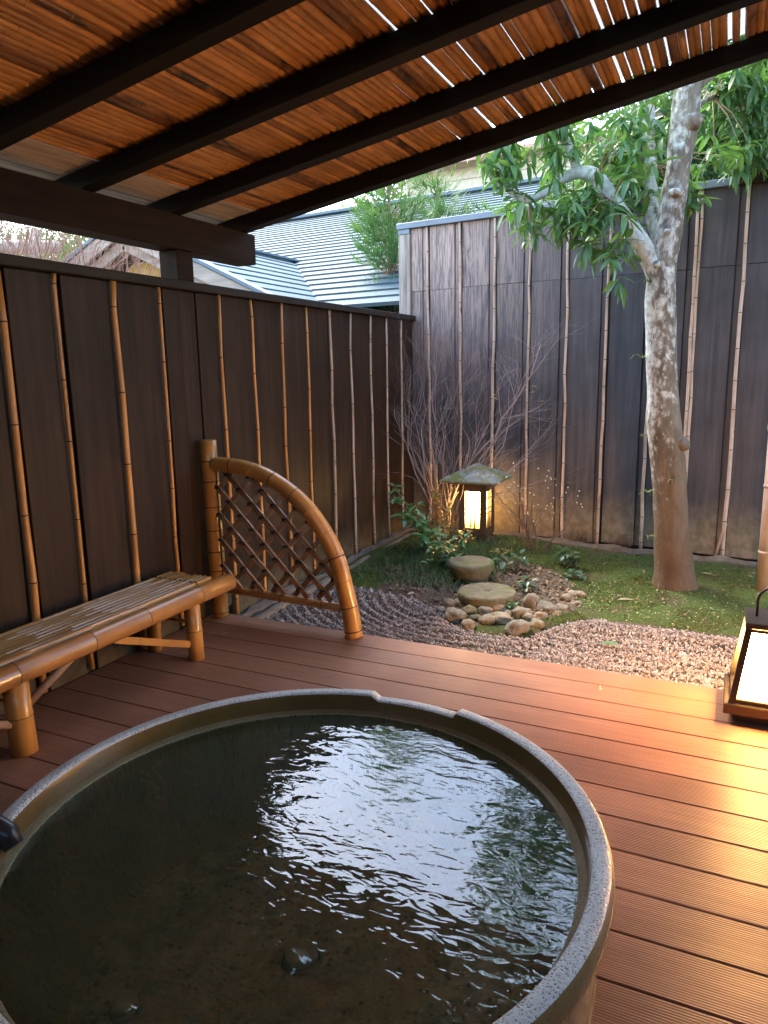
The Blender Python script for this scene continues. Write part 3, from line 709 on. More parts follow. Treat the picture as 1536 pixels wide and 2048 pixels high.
# ================================================================== TUB
tub = thing('bath_tub', 'large round speckled stoneware bath tub set into the deck, brimming with water', 'bathtub', (TCX, TCY, 0))
def lathe(prof, na, name, mats, mi=None, notch=False, smooth_=True):
    angs = [2*math.pi*i/na for i in range(na)]
    if notch:
        for a in (75.6, 76.9, 98.6, 100.6): angs.append(R(a))
        angs = sorted(angs)
    V = []
    for a in angs:
        d = math.degrees(a); dn = 0
        if notch: dn = .020*min(smooth(75.6, 76.85, d), 1-smooth(98.65, 100.6, d))
        for (r, z) in prof:
            zz = z-(dn if z > .255 else 0); V.append((r*math.cos(a), r*math.sin(a), zz))
    n_, k = len(angs), len(prof); F = []; Mi = []
    for i in range(n_):
        i2 = (i+1) % n_
        for j in range(k-1): F.append((i*k+j, i2*k+j, i2*k+j+1, i*k+j+1)); Mi.append(mi[j] if mi else 0)
    mb = MB(); mb.add(V, F, 0, smooth_); mb.m = Mi; return mb.build(name, mats, tub)
lathe([(.800, -.12), (.802, -.04), (.806, .0), (.808, .17), (.812, .20)], 128, 'body', M['tubside'])
lathe([(.812, .20), (.822, .206), (.832, .222), (.838, .245), (.839, .27), (.836, .288), (.829, .297)], 160, 'outer_lip', M['lip'], None, True)
lathe([(.829, .297), (.822, .3005), (.80, .302), (.788, .300), (.783, .295)], 160, 'rim', M['rim'], None, True)
lathe([(.783, .295), (.780, .285), (.777, .26), (.775, .238)], 160, 'inner_wall', M['tubin'], None, True)
lathe([(.775, .238), (.768, .236), (.755, .234), (.752, .231)], 160, 'ledge', M['ledge'])
lathe([(.752, .231), (.750, .20), (.735, .10), (.705, .0), (.68, -.08), (.665, -.125), (.645, -.146), (.62, -.15)], 128, 'basin_wall', M['basin'])
lathe([(.62, -.15), (.50, -.153), (.25, -.155), (.0001, -.155)], 96, 'basin_floor', M['basinfloor'])
def drain(x, y, r, z=-.152):
    e = MB(); n_ = 24
    e.tube([(x, y, z), (x, y, z+.012)], [r*1.15, r*1.05], n_, 0, True, False); e.tube([(x, y, z+.012), (x, y, z+.030), (x, y, z+.036)], [r*.9, r*.85, r*.4], n_, 1, True)
    return e
drain(0, 0, .052).build('drain_cover', [M['blackrub'], M['chrome']], tub)
drain(1.2-1.54, -.335, .040).build('jet_nozzle', [M['blackrub'], M['chrome']], tub)
# water surface
V = [(0, 0, 0)]; F = []; na = 128
for j, r in enumerate([.1, .2, .3, .4, .5, .6, .7, .7535]):
    for i in range(na): V.append((r*math.cos(2*math.pi*i/na), r*math.sin(2*math.pi*i/na), 0))
for i in range(na): F.append((0, 1+i, 1+(i+1) % na))
for j in range(7):
    for i in range(na): a = 1+j*na; F.append((a+i, a+na+i, a+na+(i+1) % na, a+(i+1) % na))
wm = MB().add(V, F, 0, True)
for (ux, uy, ur, uh) in ((.216, -.355, .036, .021), (-.029, -.611, .024, .006)):      # the jets well up as small domes
    n1 = 28; Vd = [(ux, uy, uh)]; Fd = []
    for j in range(1, 7):
        q = j/6
        for i in range(n1): a = 2*math.pi*i/n1; k_ = 1+.12*math.sin(3*a+j); Vd.append((ux+ur*q*k_*math.cos(a), uy+ur*q*k_*math.sin(a), uh*(1-q*q)**1.2+.0012*math.sin(5*a+2*j)*(1-q)-.0003*(j == 6)))
    Fd = [(0, 1+i, 1+(i+1) % n1) for i in range(n1)]+[(1+(j-1)*n1+i, 1+j*n1+i, 1+j*n1+(i+1) % n1, 1+(j-1)*n1+(i+1) % n1) for j in range(1, 6) for i in range(n1)]
    wm.add(Vd, Fd, 0, True)
wt = wm.build('bath_water', M['water'], None, None, (TCX, TCY, .2275)); tag(wt, 'clear greenish hot water filling the round tub', 'water', kind='structure')
# spout on the left rim
sp = thing('water_spout', 'dark stone water spout resting on the left edge of the tub', 'spout', (-1.72, 1.13, .30))
mb = MB(); mb.tube([(-.22, .0, .03), (-.05, 0, .025), (.06, 0, .005), (.082, 0, -.02)], [.035, .036, .034, .026], 12); mb.build('nozzle', M['blackrub'], sp)
MB().box(-.30, -.20, -.06, .06, -.29, .09, 0, .012).build('pedestal', M['blackrub'], sp)

# ================================================================== BENCH
bench = thing('bamboo_bench', 'low bamboo slat bench against the left fence', 'bench', (-2.66, 2.15, 0))
def W(p): return (p[0]+2.66, p[1]-2.15, p[2])
r = .0178; nsl = 9
for i in range(nsl):
    x = -2.812+i*.0345; mb = MB()
    culm(mb, [W((x, .82, .383)), W((x+rnd.uniform(-.003, .003), 3.085+rnd.uniform(-.015, .015), .383))], r*rnd.uniform(.95, 1.05), .30, 10, .3, 1.10, None, None, wob=0)
    mb.build('slat', [M['bam_y'], M['bam_y']], bench)
mb = MB(); culm(mb, [W((-2.495, .78, .343)), W((-2.495, 3.20, .343))], .049, .36, 20, .12, 1.018, .30, .048, ringw=.0022); mb.build('front_rail', [M['bam_y'], M['node']], bench)
mb = MB(); culm(mb, [W((-2.838, .80, .352)), W((-2.838, 3.13, .352))], .026, .36, 14, .12, 1.05, .30); mb.build('back_rail', [M['bam_y'], M['node']], bench)
for (x, y, r, h) in ((-2.505, 2.885, .042, .315), (-2.79, 2.90, .040, .335), (-2.515, 1.825, .052, .315), (-2.80, 1.85, .042, .335), (-2.51, .95, .045, .315), (-2.79, .95, .042, .335)):
    mb = MB(); culm(mb, [W((x+(.01 if x > -2.6 else -.01), y, 0.001)), W((x, y, h))], r, .2, 18, .1, 1.04, rnd.choice((.02, .16, .17)), r*.97, ringw=.0015); mb.build('leg', [M['bam_o'], M['node']], bench)
for (y, x0, x1) in ((2.89, -2.77, -2.53), (1.84, -2.77, -2.54), (.95, -2.77, -2.54)):
    for z in (.20, .31):
        mb = MB(); culm(mb, [W((x0, y, z)), W((x1, y, z))], .011, .2, 8); mb.build('stretcher', [M['bam_o'], M['node']], bench)
def strip(p0, p1, w_, t_, up=(1, 0, 0)):
    p0, p1 = Vector(W(p0)), Vector(W(p1)); d = (p1-p0).normalized(); n_ = Vector(up); s_ = d.cross(n_).normalized(); L = (p1-p0).length
    T = Matrix((d, s_, n_)).transposed().to_4x4(); T.translation = p0; return MB().box(0, L, -w_/2, w_/2, -t_/2, t_/2, 0, .002, T)
strip((-2.502, 2.845, .095), (-2.502, 2.34, .30), .036, .012).build('brace', M['bam_o'], bench)
mb = MB(); mb.tube([W((-2.51, 1.87, .19)), W((-2.51, 2.16, .33))], [.017, .019], 10); mb.build('brace', [M['bark2']], bench)
mb = MB(); mb.tube([W((-2.51, 1.78, .14)), W((-2.51, 1.35, .33))], [.017, .019], 10); mb.build('brace', [M['bark2']], bench)
for yy in (2.96, 1.76, .95):
    mb = MB(); p = []
    for i in range(nsl*6+1):
        x = -2.829+i*.0345/6; ph = (i % 6)/6*math.pi; p.append(W((x, yy, .383+.003+.0178*max(.12, math.sin(ph)))))
    mb.tube(p, .0028, 5, 0); mb.build('lashing_wire', M['tie'], bench)

# ================================================================== SLEEVE FENCE
sf = thing('sleeve_fence', 'arched bamboo sleeve fence with diamond lattice at the deck edge', 'screen', (-2.825, 3.50, 0))
def S(p): return (p[0]+2.825, p[1]-3.50, p[2])
PY = 3.50
mb = MB(); culm(mb, [S((-2.812, PY, .001)), S((-2.825, PY, 1.105))], .050, .155, 24, .22, 1.02, .03, .0495, ringw=.0032); mb.tube([S((-2.825, PY, 1.1052)), S((-2.825, PY, 1.1062))], [.046, .046], 24, 0); mb.build('post', [M['bam_o'], M['node']], sf)
ar0 = [(-2.79, .965), (-2.6, .952), (-2.44, .915), (-2.28, .835), (-2.15, .735), (-2.035, .59), (-1.96, .44), (-1.915, .27), (-1.885, .13), (-1.868, .001)]
def catmull(P, n_):
    out = []
    for i in range(len(P)-1):
        a, b, c, d = P[max(i-1, 0)], P[i], P[i+1], P[min(i+2, len(P)-1)]
        for k_ in range(n_):
            t = k_/n_; out.append(tuple(.5*((2*b[q])+(-a[q]+c[q])*t+(2*a[q]-5*b[q]+4*c[q]-d[q])*t*t+(-a[q]+3*b[q]-3*c[q]+d[q])*t**3) for q in range(len(b))))
    out.append(P[-1]); return out
ar = catmull(ar0, 6)
mb = MB(); culm(mb, [S((x, PY, z)) for x, z in ar], .044, .155, 20, .12, 1.02, .13, .052, ringw=.0032, up=(0, 1, 0)); mb.build('arch', [M['bam_o'], M['node']], sf)
mb = MB(); culm(mb, [S((-2.77, PY, .185)), S((-1.93, PY, .165))], .024, .30, 14, .1, 1.05, .12, ringw=.0015); mb.build('bottom_rail', [M['bam_y'], M['node']], sf)
def arch_z(x):
    for (a, b), (c, d) in zip(ar, ar[1:]):
        if a <= x <= c: return b+(d-b)*(x-a)/(c-a)
    return -1
def arch_x(z):
    for (a, b), (c, d) in zip(ar, ar[1:]):
        if d <= z <= b: return a+(c-a)*(z-b)/((d-b) or 1)
    return -2.8
def inside(x, z): return -2.772 < x < -1.9 and .20 < z and z < arch_z(x)-.03
GX, GZ, DX, DZ = -2.685, .90, .158, .162
def clip(x0, z0, dx, dz):
    pts_ = [(x0+dx*t, z0+dz*t) for t in np.arange(-12, 12, .02)]
    ins = [p for p in pts_ if inside(*p)]
    return (ins[0], ins[-1]) if len(ins) > 4 else None
for side, sg in ((-1, 1), (1, -1)):          # '\' strips in front, '/' behind
    for i in range(-9, 14):
        q = clip(GX+i*DX, GZ, DX/2*sg*1, -DZ/2)
        if not q: continue
        (xa, za), (xb, zb2) = q; d = Vector((xb-xa, 0, zb2-za)); L = d.length
        if L < .05: continue
        d.normalize(); nn = Vector((d.z, 0, -d.x)); yy = PY+side*.009
        mb = MB()
        for o_ in ((-.0095, .0095) if side < 0 else (-.0115, -.004, .004, .0115)):
            a = Vector(S((xa, yy, za)))+nn*o_; b = Vector(S((xb, yy, zb2)))+nn*o_; mb.tube([a, (a+b)/2+Vector((0, rnd.uniform(-.001, .001), 0)), b], .0092 if side < 0 else .0048, 8)
        mb.build('lattice_strip', M['lath'], sf)
tiem = []
for v in range(3):
    mb = MB()
    for t_i in range(3):
        a = rnd.uniform(0, 3.1); mb.tube([(math.cos(a+s)*.019, -.021+.004*math.cos(2*s), math.sin(a+s)*.019*.6) for s in np.linspace(0, 3.1, 6)], .0022, 4)
    mb.tube([(.0, -.022, 0), (.012, -.030, .006), (.028, -.032, rnd.uniform(-.006, .01)), (.040, -.028, rnd.uniform(-.02, .0))], .0019, 4)
    mb.tube([(.0, -.022, 0), (-.014, -.030, -.004), (-.024, -.03, rnd.uniform(-.022, -.01))], .0019, 4)
    mb.tube([(-.014, -.022, .004), (.0, -.026, .007), (.014, -.022, .002)], .0045, 5)
    o = mb.build('tie', M['tie'], sf); tiem.append(o.data); bpy.data.objects.remove(o)
for i in range(-1, 8):
    for j in range(0, 11):
        x = GX+(i+.5*(j % 2))*DX; z = GZ-j*DZ/2
        if inside(x, z) or inside(x, z-.02): inst(rnd.choice(tiem), 'tie', sf, S((x, PY, z)), (0, rnd.uniform(-.4, .4), 0))
mb = MB(); mb.tube([S((-2.765, PY-.012, .19)), S((-2.768, PY-.012, .94))], .0035, 5); mb.build('edge_wire', M['tie'], sf)

# ================================================================== FLOOR LANTERN
fl = thing('floor_lantern', 'lit bronze framed box lantern standing on the deck at the right edge', 'lamp', (.235, 3.385, 0))
MB().box(-.14, .14, -.135, .135, .001, .036, 0, .003).build('foot', M['bronze'], fl)
MB().box(-.178, .178, -.172, .172, .037, .083, 0, .004).build('base_slab', M['bronze'], fl)
hb, ht, z0, z1 = .146, .100, .084, .405
def fr(h, sx, sy, z): return Vector((sx*h, sy*h, z))
for sx, sy in ((-1, -1), (1, -1), (1, 1), (-1, 1)):
    a, b = fr(hb, sx, sy, z0), fr(ht, sx, sy, z1); mb = MB(); mb.tube([a, b], .0185, 4, 0, True, False, up=(1, 1, 0)); mb.build('frame_post', M['bronze'], fl)
for (z, h) in ((z0+.008, hb-.001), (z1-.008, ht+.001)):
    for s_ in (-1, 1):
        MB().box(-h, h, s_*h-.007, s_*h+.007, z-.008, z+.008, 0, .001).build('frame_rail', M['bronze'], fl)
        MB().box(s_*h-.007, s_*h+.007, -h+.008, h-.008, z-.008, z+.008, 0, .001).build('frame_rail', M['bronze'], fl)
for k_ in range(4):
    c4 = [(-1, -1), (1, -1), (1, 1), (-1, 1)]; a = c4[k_]; b = c4[(k_+1) % 4]; i_ = .006
    za, zb2 = z0+.017, z1-.017; ha = hb-.012; hc = ht-.008
    q = [fr(ha, *a, za), fr(ha, *b, za), fr(hc, *b, zb2), fr(hc, *a, zb2)]
    n_ = (q[1]-q[0]).cross(q[3]-q[0]).normalized()*.004
    mb = MB(); mb.add(q+[p-n_ for p in q], [(0, 1, 2, 3), (7, 6, 5, 4), (0, 4, 5, 1), (1, 5, 6, 2), (2, 6, 7, 3), (3, 7, 4, 0)]); mb.build('diffuser_panel', M['glow_f'], fl)
MB().box(-.116, .116, -.116, .116, .406, .432, 0, .004).build('top_cap', M['bronze'], fl)
mb = MB(); mb.tube([(-.072, 0, .432), (-.072, 0, .50)]+[(-.072*math.cos(a), 0, .50+.068*math.sin(a)) for a in np.linspace(.2, 2.94, 10)]+[(.072, 0, .50), (.072, 0, .432)], .006, 8); mb.build('handle', M['bronze'], fl)
mb = MB(); mb.tube([(.02, -.135, .018), (.02, -.139, .018)], .009, 12); mb.build('switch_button', M['chrome'], fl)

# ================================================================== GARDEN LANTERN
gl = thing('garden_lantern', 'lit square wooden garden lantern with a mossy pyramid roof in the fence corner', 'lantern', (-2.025, 6.22, -.06))
bw = .125; H0, H1 = .0, .56
MB().box(-bw-.03, bw+.03, -bw-.03, bw+.03, -.05, .05, 0, .004).build('plinth', M['lanternwood'], gl)
for sx in (-1, 1):
    for sy in (-1, 1): MB().box(sx*bw-.03 if sx > 0 else -bw, bw if sx > 0 else -bw+.03, sy*bw-.03 if sy > 0 else -bw, bw if sy > 0 else -bw+.03, .051, H1, 0, .002).build('corner_post', M['lanternwood'], gl)
wz0, wz1 = .15, .485
for k_ in range(4):
    T = Matrix.Rotation(k_*math.pi/2, 4, 'Z')
    sd_ = MB(); sd_.box(-bw+.031, bw-.031, -bw+.006, -bw+.022, .052, wz0, 0, 0, T); sd_.box(-bw+.031, bw-.031, -bw+.006, -bw+.022, wz1, H1-.002, 0, 0, T)
    sd_.box(-bw+.031, -.070, -bw+.006, -bw+.022, wz0+.001, wz1-.001, 0, 0, T); sd_.box(.070, bw-.031, -bw+.006, -bw+.022, wz0+.001, wz1-.001, 0, 0, T); sd_.build('side_panel', M['lanternwood'], gl)
    MB().box(-.069, .069, -bw+.024, -bw+.027, wz0, wz1, 0, 0, T).build('paper_pane', M['glow_g'], gl)
    mu = MB()
    for x in (-.014, .022): mu.box(x-.0048, x+.0048, -bw+.006, -bw+.020, wz0+.001, wz1-.001, 0, 0, T)
    for z in (wz0+.335*.40, wz0+.335*.53): mu.box(-.068, .068, -bw+.007, -bw+.019, z-.0035, z+.0035, 0, 0, T)
    mu.build('muntin', M['lanternwood'], gl)
ev = .262; V = [(-ev, -ev, H1+.02), (ev, -ev, H1+.02), (ev, ev, H1+.02), (-ev, ev, H1+.02), (-ev, -ev, H1+.034), (ev, -ev, H1+.034), (ev, ev, H1+.034), (-ev, ev, H1+.034)]
mb = MB(); nn_ = 10
def roofz(x, y):
    d = max(abs(x), abs(y))/ev; return H1+.034+.135*(1-d)**.9+.004*mnoise.noise(Vector((x*20, y*20, 0)))
G = [[(-ev+2*ev*i/nn_, -ev+2*ev*j/nn_) for i in range(nn_+1)] for j in range(nn_+1)]
Vt = [(x, y, roofz(x, y)) for row in G for x, y in row]; Vb = [(x, y, H1+.018) for row in G for x, y in row]
F = [(j*11+i, j*11+i+1, (j+1)*11+i+1, (j+1)*11+i) for j in range(10) for i in range(10)]; o1 = 121
F2 = [tuple(o1+q for q in reversed(f)) for f in F]; per = [i for i in range(11)]+[11*j+10 for j in range(1, 11)]+[110+i for i in range(9, -1, -1)]+[11*j for j in range(9, 0, -1)]
F3 = [(per[(k_+1) % len(per)], per[k_], per[k_]+o1, per[(k_+1) % len(per)]+o1) for k_ in range(len(per))]
mb.add(Vt+Vb, F+F2+F3); mb.build('roof', M['roofstone'], gl)
MB().box(-.20, .20, -.20, .20, H1+.001, H1+.017).build('eave_board', M['lanternwood'], gl)

# ================================================================== STONES
def blob(sx, sy, sz, seed, sub=3, amp=.18, flat=1.0):
    bm = bmesh.new(); bmesh.ops.create_icosphere(bm, subdivisions=sub, radius=1)
    for v in bm.verts:
        p = v.co.copy(); k_ = 1+amp*mnoise.noise(p*1.3+Vector((seed*3.1, seed*1.7, 0)))+amp*.35*mnoise.noise(p*3.1+Vector((seed, 0, 9)))
        q = p*k_; q = Vector((math.copysign(abs(q.x)**.85, q.x), math.copysign(abs(q.y)**.85, q.y), math.copysign(abs(q.z)**(.85*flat), q.z))); v.co = Vector((q.x*sx, q.y*sy, q.z*sz))
    mb = MB(); mb.add([tuple(v.co) for v in bm.verts], [tuple(v.index for v in f.verts) for f in bm.faces], 0, True); bm.free(); return mb
cob = [(-1.655,4.478,0.083),(-1.659,4.680,0.057),(-1.600,4.547,0.077),(-1.535,4.609,0.049),(-1.531,4.243,0.112),(-1.476,4.393,0.088),(-1.408,4.152,0.071),(-1.397,4.278,0.072),(-1.388,4.441,0.088),(-1.452,4.643,0.063),(-1.314,4.504,0.089),(-1.315,4.250,0.097),(-1.232,4.315,0.111),(-1.301,4.401,0.053),(-1.223,4.433,0.067),(-1.173,4.422,0.047),(-1.099,4.183,0.133),(-1.148,4.453,0.107),(-1.084,4.407,0.073),(-1.010,4.316,0.084),(-1.022,4.473,0.087),(-1.125,4.649,0.097),(-1.018,4.625,0.158),(-0.950,4.588,0.075),(-0.933,4.727,0.077),(-0.941,4.911,0.079),(-0.923,5.067,0.074),(-0.876,5.061,0.067),(-0.864,4.847,0.071),(-1.668,4.359,0.054)]
CL = ['small brown cobble at the far left end of the pebble edging', 'small pale cobble behind the leftmost brown one near the gravel', 'medium grey brown cobble second in from the left end', 'little squarish cobble touching the left side of the lower round stone',
 'large rounded tan cobble leftmost in the front row at the gravel', 'dark mottled cobble just behind the large leftmost front one', 'small cream angular cobble second in the front row', 'green mossy cobble wedged behind the cream angular one', 'tan wedge shaped cobble under the front lip of the lower round stone',
 'small dark cobble half hidden beneath the lower round stone', 'grey flattish cobble right of centre below the lower round stone', 'brown triangular cobble third in the front row', 'big dark sided cobble fourth in the front row', 'tiny tan cobble in the middle of the heap', 'low tan cobble in the middle row, right of the tiny one',
 'smallest cobble between the two big middle ones', 'largest oval cobble, pale and speckled, at the front right', 'broad pink grey cobble directly behind the largest oval one', 'small brown cobble to the upper right of the largest oval one', 'brown angular cobble at the right end of the front row',
 'rusty tan cobble behind the right end of the front row', 'tall upright tan cobble standing above the rest on the right', 'long flat speckled cobble lying beside the tall upright one', 'mossy flat cobble right of the long speckled one', 'pale flat cobble bedded in moss toward the tree', 'small round cobble on the soil, second from the back',
 'farthest pale cobble at the back of the trail of stones', 'brown cobble beside the farthest pale one', 'white grey cobble half sunk in the moss on the right', 'little grey cobble pressed against the gravel on the left']
for i, ((x, y, wd), lab) in enumerate(zip(cob, CL)):
    el = 1.35 if i in (16, 22) else rnd.uniform(.85, 1.15); flat = .45 if i in (22, 23, 24, 28, 26) else rnd.uniform(.55, .8)
    sx = wd*.57; sz = sx*flat*(1.5 if i == 21 else 1); sy = sx/el*rnd.uniform(.8, 1.05)
    o = blob(sx, sy, sz, i*1.37+2, 3, .42).build('cobblestone', M['cobblem'] if i in (7, 23, 5) else M['cobble']); o.location = (x, y+.02, -.105+sz*.62); o.rotation_euler = (rnd.uniform(-.2, .2), rnd.uniform(-.2, .2), rnd.uniform(-.6, .6))
    tag(o, lab, 'cobblestone', 'cobbles edging the gravel')
def round_stone(name, label, loc, r, h, lines, rb=None, tilt=0):
    t = thing(name, label, 'stone', loc); mb = MB(); na = 48; rb = rb or r
    prof = [(rb*.93, -h), (rb*.98, -h*.7), (r*1.0, -.25*h), (r*.985, -.06*h), (r*.94, 0)]
    V = []
    for (q, z) in prof:
        for i in range(na):
            a = 2*math.pi*i/na; k_ = 1+.035*mnoise.noise(Vector((math.cos(a)*2, math.sin(a)*2, z*8))); V.append((q*k_*math.cos(a), q*k_*math.sin(a), z+.006*mnoise.noise(Vector((math.cos(a)*3, math.sin(a)*3, 4)))))
    F = [(j*na+i, j*na+(i+1) % na, (j+1)*na+(i+1) % na, (j+1)*na+i) for j in range(4) for i in range(na)]
    b0 = len(V)-na; rings = [.8, .62, .45, .28, .14]
    for q in rings:
        for i in range(na):
            a = 2*math.pi*i/na; g_ = (-.006 if lines and i % 6 == 0 else 0)
            V.append((r*q*math.cos(a), r*q*math.sin(a), g_+.006*mnoise.noise(Vector((q*3*math.cos(a), q*3*math.sin(a), 2)))))
    for j in range(5):
        for i in range(na): F.append((b0+j*na+i, b0+j*na+(i+1) % na, b0+(j+1)*na+(i+1) % na, b0+(j+1)*na+i))
    c_ = len(V); V.append((0, 0, -.02 if lines else 0)); F += [(b0+5*na+i, b0+5*na+(i+1) % na, c_) for i in range(na)]
    mb.add(V, F, 0, True); mb.build('stone_body', M['millstone'], t)
    if lines:
        hb_ = MB(); hb_.tube([(0, 0, -.012), (0, 0, .001)], [.026, .022], 12); hb_.build('centre_hole_collar', M['soil'], t)
    t.rotation_euler = (tilt, 0, 0); return t
round_stone('stepping_stone', 'mossy millstone lying flat just above the cobbles', (-1.435, 4.66, -.005), .200, .085, True)
round_stone('stepping_stone', 'taller round stone block with a mossy top in front of the garden lantern', (-1.69, 5.08, .075), .175, .17, False, .13)

# ================================================================== DOWNPIPE
dp = thing('downpipe', 'pinkish plastic downpipe at the right edge of the garden', 'pipe', (.30, 5.62, -.14))
MB().tube([(0, 0, 0), (0, 0, 1.24)], .052, 20).build('lower_pipe', M['pvc'], dp)
MB().tube([(0, 0, 1.242), (.0, 0, 1.30), (0, 0, 3.4)], [.046, .044, .044], 20).build('upper_pipe', M['pvc'], dp)
for z in (.33, .80): MB().tube([(0, 0, z), (0, 0, z+.004), (0, 0, z+.016), (0, 0, z+.02)], [.053, .0565, .0565, .053], 20).build('coupling', M['pvc'], dp)
MB().tube([(0, 0, 1.18), (0, 0, 1.20), (0, 0, 1.235), (0, 0, 1.24)], [.054, .060, .060, .054], 20).build('socket', M['lathgrey'], dp)

# ================================================================== BROADLEAF TREE
def leafmesh(L, wd, droop, fold=.25, n_=5):
    V = []; F = []
    for i in range(n_+1):
        t = i/n_; hw = wd/2*math.sin(math.pi*min(1, t*.92+.04))**.8*(1-.25*t) if 0 < i < n_ else .0006
        x = L*(t-.1*droop*t*t); z = -droop*L*t*t*.55
        V += [(x, -hw, z+hw*fold), (x, 0, z), (x, hw, z+hw*fold)]
    for i in range(n_): a = 3*i; F += [(a, a+3, a+4, a+1), (a+1, a+4, a+5, a+2)]
    return V, F
LEAVES = [leafmesh(rnd.uniform(.12, .185), rnd.uniform(.033, .046), rnd.uniform(-.1, 1.1), rnd.uniform(.1, .5)) for _ in range(10)]
LM = []
for V_, F_ in LEAVES:
    o = MB().add(V_, F_, 0, True).build('leaf', M['leaf']); LM.append(o.data); bpy.data.objects.remove(o)
TX, TY = -.28, 5.45
tree = thing('broadleaf_tree', 'lichen spotted tree with long drooping leaves growing from the moss before the back fence', 'tree', (TX, TY, -.13))
def TT(p): return (p[0]-TX, p[1]-TY, p[2]+.13)
trunk = [(-.275, 5.45, -.16), (-.279, 5.45, -.05), (-.29, 5.45, .08), (-.329, 5.45, .381), (-.359, 5.45, .739), (-.405, 5.45, 1.055), (-.425, 5.45, 1.263), (-.457, 5.45, 1.603), (-.480, 5.45, 1.937), (-.470, 5.45, 2.196), (-.435, 5.45, 2.509), (-.410, 5.45, 2.784), (-.391, 5.45, 3.023), (-.375, 5.45, 3.229), (-.33, 5.45, 3.6), (-.25, 5.5, 4.2), (-.2, 5.55, 4.9)]
trad = [.19, .166, .142, .124, .120, .122, .108, .102, .104, .092, .088, .084, .092, .082, .065, .045, .02]
def barktube(path, rad, n_=20, seed=0, sub=3):
    P = catmull([(*p, r_) for p, r_ in zip(path, rad)], sub); mb = MB(); mb.tube([p[:3] for p in P], [p[3] for p in P], n_, 0)
    mb.v = [tuple(Vector(v)+Vector((mnoise.noise(Vector(v)*5+Vector((seed, 0, 0))), mnoise.noise(Vector(v)*5+Vector((9, seed, 0))), 0))*.012) for v in mb.v]; return mb
mb = barktube([TT(p) for p in trunk], [q*.95 for q in trad], 28)
def knob(mb, c, r, out, sx=1):
    b2 = blob(r*sx, r, r*.9, c[0]*9, 2, .2); mb.add([tuple(Vector(v)+Vector(c)+Vector(out)*r*.4) for v in b2.v], b2.f, 0, True)
knob(mb, TT((-.30, 5.42, .96)), .05, (1, 0, 0)); knob(mb, TT((-.345, 5.40, 3.02)), .058, (.6, -.3, 0)); knob(mb, TT((-.45, 5.36, 2.36)), .022, (0, -1, 0)); knob(mb, TT((-.41, 5.365, 2.60)), .03, (0, -.5, 0), 1.6)
knob(mb, TT((-.50, 5.37, 2.16)), .03, (-.3, -.2, 0))
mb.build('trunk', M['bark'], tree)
limbs = [([(-.485, 5.44, 1.98), (-.53, 5.42, 2.16), (-.657, 5.40, 2.364), (-.813, 5.4, 2.603), (-.92, 5.4, 2.76), (-1.0, 5.4, 2.80), (-1.08, 5.4, 2.80), (-1.17, 5.38, 2.755), (-1.307, 5.36, 2.675), (-1.40, 5.34, 2.65), (-1.45, 5.32, 2.675), (-1.58, 5.28, 2.787), (-1.70, 5.2, 2.90)], [.07, .066, .060, .052, .048, .046, .040, .033, .028, .028, .022, .016, .006]),
 ([(-1.06, 5.4, 2.80), (-1.08, 5.4, 2.90), (-1.126, 5.4, 2.991), (-1.197, 5.4, 3.10), (-1.25, 5.35, 3.4), (-1.2, 5.3, 3.8)], [.034, .032, .028, .025, .02, .008]),
 ([(-.46, 5.52, 2.12), (-.508, 5.70, 2.302), (-.587, 5.75, 2.545), (-.62, 5.75, 2.879), (-.651, 5.75, 3.174), (-.7, 5.8, 3.7), (-.6, 5.9, 4.4)], [.06, .052, .048, .046, .055, .04, .015]),
 ([(-.38, 5.52, 3.1), (-.25, 5.9, 3.3), (-.05, 6.2, 3.3), (.25, 6.3, 3.3), (.6, 6.2, 3.5)], [.02, .016, .012, .010, .006]),
 ([(-.36, 5.46, 3.5), (-.2, 5.2, 3.9), (.1, 4.9, 4.3)], [.045, .03, .01]),
 ([(-.40, 5.46, 3.2), (-.1, 5.8, 3.5), (.3, 6.1, 3.7)], [.035, .025, .01])]
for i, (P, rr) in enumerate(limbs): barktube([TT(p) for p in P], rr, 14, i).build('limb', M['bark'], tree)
clus = [(-1.56,5.10,2.87,0.21,0.15,9),(-1.36,5.30,3.00,0.31,0.20,26),(-1.16,5.20,2.54,0.35,0.19,22),(-1.05,5.65,2.95,0.35,0.25,18),(-1.45,5.5,2.68,.15,.12,6),(-0.89,5.25,2.40,0.24,0.20,14),(-0.75,5.30,2.82,0.20,0.30,15),(-0.74,5.20,2.17,0.08,0.12,3),(-0.68,5.70,3.10,0.24,0.24,12),(-0.72,5.75,2.60,0.20,0.24,10),(-0.10,6.10,3.25,0.30,0.33,44),(0.15,6.20,3.08,0.33,0.22,46),(-.45,6.0,2.75,.25,.2,12),(-.95,5.9,2.75,.4,.3,22),(-0.12,5.80,2.88,0.22,0.12,9),(0.12,6.00,3.40,0.30,0.26,16),
 (-1.0,5.3,3.5,.7,.4,26),(-.2,5.4,4.2,.8,.5,32),(.5,5.6,3.7,.5,.5,24),(-.9,5.6,4.3,.5,.5,18)]
leaves = []; tw = MB()
limbpts = [Vector(TT(p)) for P, rr in limbs for p in P[1:]]
